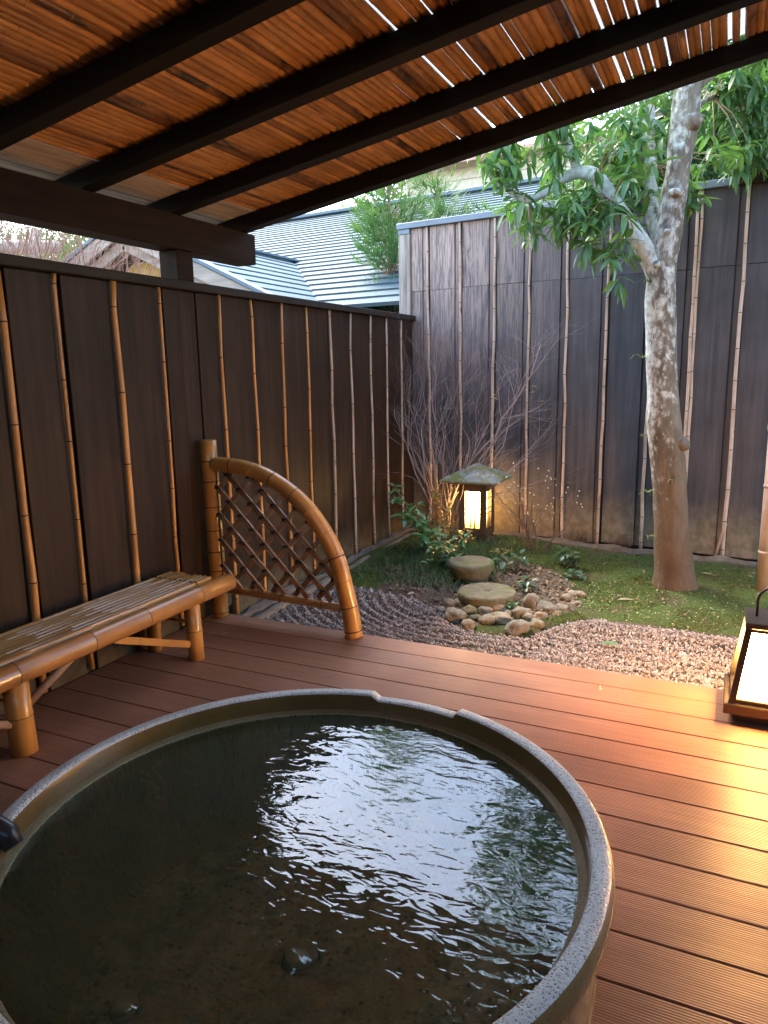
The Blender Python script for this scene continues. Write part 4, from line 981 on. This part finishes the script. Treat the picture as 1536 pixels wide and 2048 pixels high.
for (cx, cy, cz, rx, rz, nn_) in clus:
    for _ in range(nn_):
        while True:
            d = Vector((rnd.uniform(-1, 1), rnd.uniform(-1, 1), rnd.uniform(-1, 1)))
            if d.length < 1: break
        c = Vector(TT((cx+d.x*rx, cy+d.y*.28, cz+d.z*rz)))
        near = min(limbpts, key=lambda q: (q-c).length)
        if (near-c).length < .9 and rnd.random() < .7:
            mid = near.lerp(c, .5)+Vector((0, 0, .05)); tw.tube([near, mid, c], [.005, .0035, .002], 4, 0)
        a0 = rnd.uniform(0, 6.3); nl = rnd.randint(7, 10)
        for k_ in range(nl):
            a = a0+k_*2.4; pt = rnd.uniform(-.3, 1.05)
            rot = Matrix.Rotation(a, 4, 'Z') @ Matrix.Rotation(pt, 4, 'Y') @ Matrix.Rotation(rnd.uniform(-.5, .5), 4, 'X')
            leaves.append((Matrix.Translation(c+Vector((0, 0, rnd.uniform(-.02, .03)))) @ rot, rnd.randrange(10), rnd.uniform(.75, 1.15), c))
o = tw.build('twig', M['bark2'], tree); o['kind'] = 'stuff'
camv = Vector((0, 0, 1.5))
def infr(c): # nearer, in-view leaves become parts of their own
    w_ = Vector((c.x+TX, c.y+TY, c.z-.13)); return w_.z < 3.35 and w_.x < .35
cand = [l for l in leaves if infr(l[3])]; cand.sort(key=lambda l: l[3].y)
own = set(id(l) for l in cand[:300]); rest = MB()
for l in leaves:
    T = l[0] @ Matrix.Scale(l[2], 4)
    if id(l) in own:
        o = bpy.data.objects.new('leaf', LM[l[1]]); COL.objects.link(o); o.parent = tree; o.matrix_local = T
    else:
        V_, F_ = LEAVES[l[1]]; rest.add([T @ Vector(v) for v in V_], F_, 0, True)
o = rest.build('foliage', M['leaf'], tree); o['kind'] = 'stuff'
# fern-like tufts on the bark
def tuft(parent, c, n_, L, mat, nm='epiphyte_tuft', spread=1.0, droop=.8):
    mb = MB()
    for _ in range(n_):
        a = rnd.uniform(0, 6.3); l = L*rnd.uniform(.6, 1.2); P = [Vector(c)+Vector((math.cos(a)*l*t*spread, math.sin(a)*l*t*spread, l*(t*.9-droop*t*t*1.2))) for t in (0, .35, .7, 1)]
        w_ = .0022; V_ = []
        for p in P: V_ += [tuple(p+Vector((-math.sin(a)*w_, math.cos(a)*w_, 0))), tuple(p-Vector((-math.sin(a)*w_, math.cos(a)*w_, 0)))]; w_ *= .75
        mb.add(V_, [(0, 1, 3, 2), (2, 3, 5, 4), (4, 5, 7, 6)])
    return mb.build(nm, mat, parent)
for (p, n_, L) in (((-.57, 5.40, 1.55), 14, .12), ((-.55, 5.38, 2.05), 26, .09), ((-.49, 5.36, .62), 14, .10), ((-.33, 5.33, .72), 16, .10), ((-.52, 5.38, 1.02), 10, .06), ((-.47, 5.37, .30), 12, .07)):
    tuft(tree, TT(p), n_, L, M['mossblade'])

# ================================================================== SHRUBS
def grow(mb, p, d, L, r, depth, spread, grav, tips, n_=4, segs=4):
    P = [p]; rr = [r]; q = Vector(p); dd = Vector(d).normalized()
    for i in range(segs):
        dd = (dd+Vector((rnd.gauss(0, .16), rnd.gauss(0, .16), rnd.gauss(0, .10)+grav))).normalized(); q = q+dd*L/segs; P.append(q.copy()); rr.append(r*(1-.45*(i+1)/segs))
    mb.tube(P, rr, n_, 0, False)
    if depth <= 0: tips.append(q); return
    for i in range(rnd.choice((2, 3, 3))):
        k_ = rnd.randint(max(1, segs-3), segs); nd = (dd+Vector((rnd.gauss(0, spread), rnd.gauss(0, spread*.8), rnd.gauss(0, spread*.6)))).normalized()
        grow(mb, P[k_], nd, L*rnd.uniform(.55, .85), rr[k_]*.68, depth-1, spread, grav, tips, max(3, n_-1), segs)
bs1 = thing('bare_shrub', 'tall leafless shrub with pale tangled twigs rising behind the garden lantern in the corner', 'shrub', (-2.30, 6.15, -.05))
tips = []; mb = MB()
for (dx, dy, L, r) in ((-.10, .0, .85, .012), (.02, .03, 1.0, .014), (-.18, .05, .8, .011), (.10, -.02, .95, .012), (-.03, -.05, .85, .011), (.22, .0, .9, .012), (.16, .03, 1.0, .012), (-.06, .03, .95, .011), (-.14, -.04, 1.0, .010), (.06, .05, .9, .010), (-.24, .02, .9, .009)):
    grow(mb, Vector((dx*.3, dy*.3, 0)), (dx*.9, dy, 1), L*1.05, r*.72, 5, .36, .045, tips, 5)
for v in range(len(mb.v)):        # keep the twigs clear of the fences
    x, y, z = mb.v[v]; X, Y = x-2.30, y+6.15; X = max(X, -2.80+.02*math.sin(z*30)); yb_ = back_y(X)-.05; Y = min(Y, yb_-.02*abs(math.sin(z*20))); mb.v[v] = (X+2.30, Y-6.15, z)
mb.build('branches', M['twig'], bs1)
bs2 = thing('bare_shrub', 'small leafless shrub with arching stems and white buds right of the garden lantern', 'shrub', (-1.44, 6.05, -.10))
tips2 = []; mb = MB()
for (dx, dy, L, r) in ((-.35, 0, .45, .008), (-.15, .05, .50, .009), (.05, -.02, .5, .008), (.40, 0, .42, .007), (.65, -.05, .42, .007), (-.6, -.1, .4, .006)):
    grow(mb, Vector((dx*.05, 0, 0)), (dx, dy, .9), L, r, 3, .38, .03, tips2, 5)
mb.v = [(x, min(y, back_y(x-1.44)-6.05-.06), z) for x, y, z in mb.v]
mb.build('branches', M['twigd'], bs2)
mb = MB()
for q in tips2[:60]:
    b2 = blob(.006, .006, .007, rnd.random()*9, 1, .1); mb.add([tuple(Vector(v)+q) for v in b2.v], b2.f)
o = mb.build('buds', M['creamwall'], bs2); o['kind'] = 'stuff'
bs3 = thing('bare_shrub', 'slim shrub with one long forked pale branch leaning right over the lantern roof', 'shrub', (-2.12, 6.42, -.05))
mb = MB(); t3 = []
P0 = [(0, 0, 0), (.02, 0, .45), (.05, .02, .72), (.20, .0, .90), (.26, 0, 1.10), (.38, 0, 1.25), (.52, 0, 1.48), (.60, 0, 1.75)]
mb.tube([Vector(p) for p in P0], [.012, .011, .010, .009, .008, .006, .005, .003], 6)
for i in (3, 4, 5, 6):
    for _ in range(2): grow(mb, Vector(P0[i]), (rnd.uniform(-.2, 1), rnd.uniform(-.2, .1), rnd.uniform(.1, .9)), .35, .004, 2, .5, .0, t3, 4)
mb.v = [(x, min(y, back_y(x-2.12)-6.42-.05), z) for x, y, z in mb.v]
mb.build('branches', M['twig'], bs3)
ymb = MB()
for (x, y, z) in ((.19, -.02, 1.28), (.22, -.02, 1.29), (.21, -.03, 1.32), (.50, 0, 1.36), (.53, 0, 1.39), (.56, -.01, 1.34), (.64, 0, 1.26)):
    V_, F_ = leafmesh(.05, .028, .3); T = Matrix.Translation((x, y, z)) @ Matrix.Rotation(rnd.uniform(0, 6), 4, 'Z'); ymb.add([T @ Vector(v) for v in V_], F_)
ymb.build('last_leaves', M['yleaf'], bs3)
# upright orange stems lit by the lantern
st = thing('stem_clump', 'clump of straight orange stems left of the garden lantern', 'plant', (-2.33, 6.02, -.08)); 
for i in range(16):
    mb = MB(); a = rnd.gauss(0, .05); L = rnd.uniform(.5, .95); mb.tube([(rnd.gauss(0, .03), rnd.gauss(0, .02), 0), (a*.6, rnd.gauss(0, .01), L*.5), (a*1.8-.03, rnd.gauss(0, .02), L)], [.005, .004, .002], 5, 0, False); mb.build('stem', M['twigs_o'], st)
# leafy evergreen shrub
SLV = [leafmesh(rnd.uniform(.09, .12), rnd.uniform(.044, .058), rnd.uniform(.1, .5), .25) for _ in range(6)]; SLM = []
for V_, F_ in SLV:
    o = MB().add(V_, F_, 0, True).build('leaf', M['shrubleaf']); SLM.append(o.data); bpy.data.objects.remove(o)
def leafy(name, label, loc, stems, nl, size, mat=None, spread=.09, cat='shrub', up=.5, sideR=.3):
    t = thing(name, label, cat, loc); mb = MB()
    for (P, k_) in stems:
        P = [Vector(p) for p in P]; mb.tube(P, [.004*(1-.6*i/(len(P)-1)) for i in range(len(P))], 5, 0, False)
        for i in range(k_):
            f = rnd.uniform(.35, 1)*(len(P)-1); i0 = min(int(f), len(P)-2); c = P[i0].lerp(P[i0+1], f-i0); a = rnd.uniform(0, 6.3)
            T = Matrix.Translation(c+Vector((rnd.gauss(0, .012), rnd.gauss(0, .012), rnd.gauss(0, .01)))) @ Matrix.Rotation(a, 4, 'Z') @ Matrix.Rotation(rnd.uniform(-up, .6), 4, 'Y') @ Matrix.Rotation(rnd.uniform(-sideR, sideR), 4, 'X')
            o = bpy.data.objects.new('leaf', rnd.choice(SLM)); COL.objects.link(o); o.parent = t; o.matrix_local = T @ Matrix.Scale(size*rnd.uniform(.75, 1.15), 4)
            if mat: o.data = mat_copy(o.data, mat)
    mb.build('stems', M['twig'], t); return t
_mc = {}
def mat_copy(me, mat):
    k_ = (me.name, mat.name)
    if k_ not in _mc:
        q = me.copy(); q.materials.clear(); q.materials.append(mat); _mc[k_] = q
    return _mc[k_]
def arcstem(x0, y0, x1, y1, h, b=.0): return [(x0, y0, 0), (x0*.7+x1*.3, y0*.7+y1*.3, h*.45+b), (x0*.3+x1*.7, y0*.3+y1*.7, h*.8+b), (x1, y1, h)]
leafy('evergreen_shrub', 'glossy leaved evergreen shrub leaning left in the fence corner', (-2.30, 5.72, -.09), [(arcstem(0, 0, -.36, .05, .60), 22), (arcstem(0, 0, -.30, -.05, .52), 20), (arcstem(.02, 0, -.20, -.1, .38), 24), (arcstem(0, 0, -.05, -.05, .32), 22), (arcstem(.03, 0, .10, -.1, .28), 20), (arcstem(0, 0, -.14, .05, .44), 18), (arcstem(0, 0, .05, -.2, .2), 18)], 0, 1.0)
leafy('evergreen_shrub', 'yellow green leafy shrub glowing beside the lantern window', (-2.22, 5.95, -.08), [(arcstem(0, 0, -.08, 0, .52), 16), (arcstem(0, 0, .04, -.03, .44), 16), (arcstem(0, 0, .08, -.1, .30), 12), (arcstem(0, 0, -.12, -.1, .34), 14)], 0, .75, M['leafy'])
leafy('evergreen_shrub', 'low mixed leafy plants crowding the left side of the tall round stone', (-1.98, 5.35, -.10), [(arcstem(0, 0, rnd.uniform(-.22, .15), rnd.uniform(-.2, .2), rnd.uniform(.12, .34)), 14) for _ in range(14)], 0, .62)
leafy('small_plant', 'small leafy seedling cluster right of the tall round stone', (-1.45, 5.45, -.09), [(arcstem(0, 0, rnd.uniform(-.10, .14), rnd.uniform(-.1, .1), rnd.uniform(.10, .18)), 7) for _ in range(4)], 0, .8, M['bush'], cat='plant')
leafy('small_plant', 'small three stemmed seedling with drooping leaves above the millstone edge', (-1.27, 5.02, -.10), [(arcstem(0, 0, rnd.uniform(-.08, .10), rnd.uniform(-.08, .08), rnd.uniform(.06, .12)), 5) for _ in range(3)], 0, .75, M['bush'], cat='plant')
leafy('small_plant', 'dense dark blue green rosette plant on the moss near the back fence', (-1.08, 5.72, -.09), [(arcstem(0, 0, rnd.uniform(-.10, .10), rnd.uniform(-.1, .1), rnd.uniform(.08, .17)), 8) for _ in range(8)], 0, .68, M['bush'], cat='plant')
leafy('small_plant', 'flat spreading plant just in front of the dark rosette plant', (-1.02, 5.42, -.10), [(arcstem(0, 0, rnd.uniform(-.12, .12), rnd.uniform(-.06, .06), rnd.uniform(.03, .07)), 6) for _ in range(4)], 0, .8, M['bush'], cat='plant')
leafy('small_plant', 'tiny sprig poking out between the millstone and the upright cobble', (-1.22, 4.55, -.09), [(arcstem(0, 0, rnd.uniform(-.05, .06), 0, .06), 6) for _ in range(2)], 0, .45, M['shrubleaf'], cat='plant')
leafy('small_plant', 'brightly lit seedling in front of the lantern window', (-1.98, 5.92, -.06), [(arcstem(0, 0, rnd.uniform(-.06, .08), rnd.uniform(-.05, .05), rnd.uniform(.10, .22)), 8) for _ in range(5)], 0, .55, M['leafy'], cat='plant')
leafy('small_plant', 'pale sprig lying on the ground right of the lantern foot', (-1.70, 5.80, -.06), [(arcstem(0, 0, .14, -.05, .08), 6), (arcstem(0, 0, .05, -.08, .10), 5)], 0, .8, M['leafy'], cat='plant')
def undergrowth_pt():
    x = rnd.gauss(-1.98, .26); y = rnd.gauss(5.45, .38)
    if x < -2.65 or y < 4.75 or y > 6.5 or (x > -1.5): return None
    return (x, y, gz(x, y))
blades('undergrowth', 3800, undergrowth_pt, (.03, .11), .010, M['bush'], 'thin weedy undergrowth between the lantern and the left kerb', 'undergrowth', 1.1)
def weed_pt():
    s_ = rnd.choice((1.75, 2.12, 2.5))+rnd.gauss(0, .05); return (-2.89+s_*ca, 6.735+s_*sa, -.06+rnd.uniform(0, .02))
blades('wall_weeds', 260, weed_pt, (.04, .15), .005, M['brownlitter'], 'dry ferny weeds sprouting along the foot of the back fence', 'weeds', .6)

# fallen leaves ---------------------------------------------------------------
def fallen(loc, L, wd, rz, label, tilt=.1, droop=.2, mt='dryleaf'):
    V_, F_ = leafmesh(L, wd, droop, .4); o = MB().add(V_, F_, 0, True).build('fallen_leaf', M[mt], None, None, loc); o.rotation_euler = (tilt, -.1, rz); return tag(o, label, 'leaf')
fallen((-.474, 3.318, .006), .055, .03, 1.1, 'curled dry leaf standing on the deck near the gravel edge', .9, .9)
fallen((-2.60, 3.24, .004), .035, .014, .8, 'tiny tan leaf on the deck between bench and sleeve fence')
fallen((-.60, 4.20, -.098), .11, .045, -.1, 'dark green leaf lying on the gravel right of centre', .1, .1, 'leaf')
fallen((-.44, 4.30, -.095), .05, .016, -.5, 'small dark curled leaf on the gravel near the green one', .2, .5, 'bark2')
fallen((-.34, 4.07, -.10), .05, .012, -.7, 'thin brown leaf sliver on the gravel nearer the deck')
fallen((-.12, 5.95, -.085), .11, .03, -.1, 'long pale leaf on the moss beside the downpipe side of the fence foot', .1, .3)
fallen((-.62, 5.05, -.09), .12, .03, .3, 'long grey green leaf on the moss left of the tree foot', .1, .2)
fallen((-2.02, 4.62, -.09), .10, .025, 1.0, 'pale bent leaf at the gravel edge below the shrubs', .5, .6)
fallen((-1.78, 4.13, -.10), .08, .02, .4, 'faint tan leaf on the raked gravel beside the arch foot')
fallen((-.86, 4.20, -.10), .035, .012, .2, 'small straw coloured leaf on the gravel below the cobbles')

# ================================================================== BEYOND THE FENCES
# conifers
def conifer(label, x, y, z0, h, tr, blobs, group='conifers beyond the fence', dens=.8, mt='conifer', sz=.19):
    t = thing('conifer_tree', label, 'tree', (x, y, z0)); mb = MB(); mb.tube([(0, 0, 0), (.02, 0, h*.4), (-.01, .01, h*.75), (.01, 0, h)], [tr, tr*.8, tr*.6, tr*.25], 10); mb.build('trunk', M['bark2'], t)
    fo = MB(); br = MB()
    for (bz, br_, bh, cnt_) in blobs:
        for _ in range(int(cnt_*dens)):
            a = rnd.uniform(0, 6.3); q = rnd.uniform(.1, 1)**.6; z = bz-z0+rnd.uniform(-bh, bh)*.8; L = br_*q
            e = Vector((math.cos(a)*L, math.sin(a)*L, z+L*.3)); 
            if rnd.random() < .35: br.tube([(0, 0, z-.1), (e.x*.5, e.y*.5, e.z-.02), e], [.006, .004, .002], 3, 0, False)
            ax = Vector((math.cos(a), math.sin(a), rnd.uniform(.1, .9))).normalized(); sd2 = Vector((-math.sin(a), math.cos(a), rnd.uniform(-.3, .3)))
            for k_ in range(8):
                l = sz*rnd.uniform(.55, 1.25); o_ = e-ax*sz*.5*rnd.random(); f_ = (k_-3.5)/3.5
                d = (ax+sd2*f_*.75+Vector((0, 0, rnd.uniform(-.15, .35)))).normalized(); s_ = Vector((-d.y, d.x, .3)).normalized()*.0058
                p1 = o_+d*l*.55-Vector((0, 0, .06*l)); p2 = o_+d*l+Vector((0, 0, l*.22))
                fo.add([o_-s_, o_+s_, p1+s_*.8, p1-s_*.8, p2], [(0, 1, 2, 3), (3, 2, 4)])
    br.build('branches', M['bark2'], t); o = fo.build('needles', M[mt], t); o['kind'] = 'stuff'; return t
conifer('slim conifer with feathery green sprays standing just outside the fence corner', -3.76, 8.2, -.3, 4.6, .035, [(2.15, .32, .30, 210), (2.45, .20, .12, 16), (2.85, .44, .28, 290), (3.2, .46, .20, 190), (3.65, .40, .25, 120), (4.1, .3, .3, 50)])
conifer('darker conifer with a reddish trunk behind the metal capped end of the back fence', -3.55, 9.2, -.3, 4.6, .03, [(3.35, .42, .18, 90), (3.65, .36, .2, 50), (4.0, .3, .3, 40)], dens=1.0)
conifer('low dark conifer tufts behind the end of the back fence', -2.95, 9.6, -.3, 3.8, .025, [(3.3, .40, .14, 70)])
# near house with hipped steel roof
nh = thing('neighbour_house', 'low house beyond the left fence with pale blue steel roof and timber gable', 'house', (-6, 6.3, 0))
sA = .47; RZ = 3.08
ylen = 3.95; run = 3.0
def rp(x, y, lift=0): return (x, y, RZ-sA*abs(x)+lift)
ncr = 15; cr = run/ncr
hipdir = None
# hip line on the +x slope: from (0, 3.92) down to the point seen at the fence top
for i in range(ncr):
    for sgn in (1, -1):
        xa, xb = i*cr*sgn, (i+1)*cr*sgn; ya = ylen-abs(xa)*.86; yb2 = ylen-abs(xb)*.86
        t0 = .022; mb = MB()
        V_ = [rp(xa, -.02, .010), rp(xb, -.02, .024), rp(xb, yb2, .024), rp(xa, ya, .010), rp(xa, -.02, -.02), rp(xb, -.02, -.006), rp(xb, yb2, -.006), rp(xa, ya, -.02)]
        mb.add(V_, [(0, 1, 2, 3), (4, 7, 6, 5), (1, 5, 6, 2), (0, 4, 5, 1), (3, 2, 6, 7)]); mb.add([rp(xb*.999, 0, .0235), rp(xb*.999, yb2, .0235), rp(xb*.999, yb2, -.012), rp(xb*.999, 0, -.012)], [(0, 1, 2, 3)], 1)
        mb.build('roof_course', [M['teal'], M['tealdark']], nh)
def bar(p0, p1, w_, h_, mat, name, parent, up=(0, 0, 1)):
    p0, p1 = Vector(p0), Vector(p1); d = (p1-p0).normalized(); n_ = (Vector(up)-d*Vector(up).dot(d)).normalized(); s_ = d.cross(n_); T = Matrix((d, s_, n_)).transposed().to_4x4(); T.translation = p0
    return MB().box(0, (p1-p0).length, -w_/2, w_/2, -h_/2, h_/2, 0, .002, T).build(name, mat, parent)
bar(rp(0, -.05, .035), rp(0, ylen, .035), .14, .03, M['tealcap'], 'ridge_cap', nh)
bar(rp(0, ylen, .04), rp(run, ylen-run*.86, .04), .19, .03, M['tealcap'], 'valley_flashing', nh); bar(rp(0, ylen, .04), rp(-run, ylen-run*.86, .04), .19, .03, M['tealcap'], 'valley_flashing', nh)
for sgn in (1, -1):
    bar(rp(0, -.09, .03), rp(sgn*run, -.09, .03), .15, .035, M['tealcap'], 'verge_flashing', nh)
    bar(rp(0, -.13, -.075), rp(sgn*run, -.13, -.075), .03, .14, M['gable'], 'barge_board', nh)
    bar(rp(0, -.05, -.21), rp(sgn*run, -.05, -.21), .03, .11, M['gable'], 'inner_barge_board', nh)
    mb = MB(); mb.add([rp(0, -.05, -.16), rp(sgn*run, -.05, -.16), rp(sgn*run, .5, -.16), rp(0, .5, -.16)], [(0, 1, 2, 3)]); mb.build('soffit', M['soffit'], nh)
mb = MB(); mb.box(-2.3, 2.3, .5, 2.0, 0, RZ-sA*2.3-.1); mb.add([(-2.3, .495, RZ-sA*2.3-.1), (2.3, .495, RZ-sA*2.3-.1), (0, .495, RZ-.16)], [(0, 1, 2)]); mb.build('wall', M['soffit'], nh)
mb = MB(); mb.tube([(.0, .2, 2.32), (.0, .45, 2.32)], [.40, .40], 32); mb.build('round_window_board', M['yellowwall'], nh)
bar((.20, .10, 1.9), (.20, .10, 2.80), .03, .03, M['gable'], 'corner_trim', nh)
# far house
fa = thing('neighbour_house', 'large far house with a broad pale blue steel roof of narrow courses', 'house', (-11.0, 14.6, 0), BA)
sl2 = .38; RZ2 = 4.72; nc2 = 27; cw = .25
for i in range(nc2):
    ya, yb2 = -i*cw, -(i+1)*cw; za, zb2 = RZ2+ya*sl2, RZ2+yb2*sl2; mb = MB()
    mb.add([(0, ya, za+.006), (12, ya, za+.006), (12, yb2, zb2+.026), (0, yb2, zb2+.026), (0, yb2, zb2-.01), (12, yb2, zb2-.01)], [(0, 3, 2, 1)]); mb.add([(0, yb2+.001, zb2+.026), (12, yb2+.001, zb2+.026), (12, yb2+.001, zb2-.012), (0, yb2+.001, zb2-.012)], [(0, 1, 2, 3)], 1)
    mb.build('roof_course', [M['teal'], M['tealdark']], fa)
MB().box(-.1, 12.1, -.12, .12, RZ2+.02, RZ2+.09, 0, .01).build('ridge_cap', M['tealcap'], fa)
mb = MB(); mb.add([(0, 0, RZ2), (12, 0, RZ2), (12, 5, RZ2-2.5), (0, 5, RZ2-2.5)], [(0, 1, 2, 3)]); mb.build('rear_roof_slope', M['teal'], fa)
MB().box(.4, 11.6, -5.0, 4.4, 0, 2.1).build('wall', M['creamwall'], fa)
mb = MB(); mb.tube([(2.25, -.10, RZ2+.03), (2.3, -.10, RZ2+.35)], .015, 8); mb.build('vent_rod', M['tealcap'], fa)
# cream building far behind
cb_ = thing('distant_building', 'cream sided building with a pinkish roof seen above the far roof behind the tree', 'building', (-9.5, 22, 0), BA)
for i in range(9): MB().box(0, 7, 0, .3, 4.6+i*.34, 4.6+i*.34+.33, 0, .01).build('siding_course', M['creamwall'], cb_)
MB().box(.1, 6.9, .31, 4, 0, 7.5).build('wall', M['creamwall'], cb_)
mb = MB(); mb.add([(-.4, -.6, 7.45), (7.4, -.6, 7.45), (7.4, 3, 8.6), (-.4, 3, 8.6), (-.4, -.6, 7.3), (7.4, -.6, 7.3)], [(0, 1, 2, 3), (0, 4, 5, 1)]); mb.build('roof', M['creamroof'], cb_)
MB().box(2.6, 3.0, -.02, .31, 6.1, 6.8).build('window', M['tealdark'], cb_)
# log frame on the left
lg = thing('log_frame', 'pale weathered log on crossed props seen over the left fence', 'timber', (-6.9, 5.2, 2.75))
barktube([(.0, -1.2, -.10), (.02, -.2, .0), (.0, .45, .09), (.02, .95, .16)], [.075, .075, .07, .065], 12).build('log', M['log'], lg)
bar((.1, .35, -.9), (.1, .62, .28), .09, .08, M['log'], 'prop', lg); bar((.0, .95, -.9), (.05, .50, .0), .10, .08, M['log'], 'prop', lg)
# foliage masses
def leafmass(name, label, cat, cells, size, mat, kind=None, parent=None):
    n_ = sum(c[-1] for c in cells); P = []; 
    for (x, y, z, rx, ry, rz_, k_) in cells:
        d = nrg.normal(size=(k_, 3)); d /= np.linalg.norm(d, axis=1)[:, None]; d *= nrg.uniform(.5, 1.08, (k_, 1))
        P.append(np.array([x, y, z])+d*np.array([rx, ry, rz_]))
    P = np.concatenate(P); n_ = len(P); Rm = rotm(n_, nrg); s_ = nrg.uniform(size*.6, size*1.3, n_)
    base = np.array([(-1, 0, 0), (0, -.35, .12), (1, 0, 0), (0, .35, .12)])
    V = (base[None]*s_[:, None, None]) @ Rm.transpose(0, 2, 1)+P[:, None, :]
    F = (np.array([[0, 1, 2, 3]])[None]+(np.arange(n_)*4)[:, None, None]).reshape(-1, 4)
    o = np_mesh(name, V.reshape(-1, 3), F, mat, False, parent)
    if not parent: tag(o, label, cat, kind=kind)
    else: o['kind'] = 'stuff'
    return o
bt = thing('broadleaf_tree', 'dense dark leafy tree filling the gap above the back fence on the right', 'tree', (.2, 8.3, -.3))
MB().tube([(0, 0, 0), (.1, 0, 2.2), (0, .1, 4.2)], [.14, .11, .05], 12).build('trunk', M['bark2'], bt)
leafmass('crown', '', '', [(-.5, 0, 3.9, .8, .6, .7, 4600), (.5, .2, 3.6, .9, .7, .7, 5400), (1.4, .2, 4.2, .9, .7, .8, 3000), (.3, 0, 4.9, 1.0, .8, .6, 2600), (-.3, .6, 5.3, 1.0, .8, .6, 1500)], .060, M['leafdark'], parent=bt)
bt2 = thing('broadleaf_tree', 'lighter leafy tree behind the back fence, left of the trunk', 'tree', (-1.3, 9.6, -.3))
MB().tube([(0, 0, 0), (.1, 0, 2.2), (0, .1, 4.0)], [.10, .08, .04], 12).build('trunk', M['bark2'], bt2)
leafmass('crown', '', '', [(-.1, 0, 3.75, .9, .6, .40, 3200), (.5, .2, 4.1, 1.0, .7, .6, 3600), (-.2, 0, 4.6, .8, .6, .4, 900), (1.1, 0, 3.6, .7, .5, .4, 1600)], .055, M['leafbg'], parent=bt2)
leafmass('yellow_bush', 'yellow green bushes above the ridge of the far steel roof', 'bushes', [(-10+i*1.3, 17.5, 4.6+.35*math.sin(i*2), .9, .9, .8, 1000) for i in range(6)], .12, M['leafy'], 'stuff')
leafmass('hillside_trees', 'green woods on the hill behind the houses', 'woods', [(-40+i*3.1, 34+3*math.sin(i), 7+1.5*math.sin(i*1.7), 3, 3, 3.2, 1500) for i in range(26)], .32, M['leafbg'], 'stuff')
lb1 = leafmass('hedge', 'green hedge behind the bare bush left of the steel roofed house', 'hedge', [(-10.5, 6.2+i*.9, 3.1, .8, .8, 1.1, 3500) for i in range(5)], .035, M['leafbg'], 'stuff')
tb = thing('bare_bush', 'dense pinkish bare twig bush in the gap above the left fence', 'bush', (-5.2, 4.4, 1.2)); mb = MB(); tt = []
for i in range(110):
    q = Vector((rnd.uniform(-1.0, .5), rnd.uniform(-1.6, .75), .35)); mb.tube([q-Vector((0, 0, 1.5)), q], [.012, .010], 5, 0, False); grow(mb, q, (rnd.gauss(0, .2), rnd.gauss(0, .25), 1), .80, .010, 3, .26, .04, tt, 4)
mb.build('branches', M['twigp'], tb)
# hill terrain
V = []; F = []
for j in range(14):
    for i in range(40): x = -90+i*5; y = 26+j*6; V.append((x, y, -.5+min(1, j/5)*7+1.5*mnoise.noise(Vector((x*.05, y*.05, 0)))))
for j in range(13):
    for i in range(39): F.append((j*40+i, j*40+i+1, (j+1)*40+i+1, (j+1)*40+i))
tag(MB().add(V, F, 0, True).build('hill', M['hill']), kind='structure')
for o in list(bpy.data.objects):
    if o.name.startswith('proto'): bpy.data.objects.remove(o)
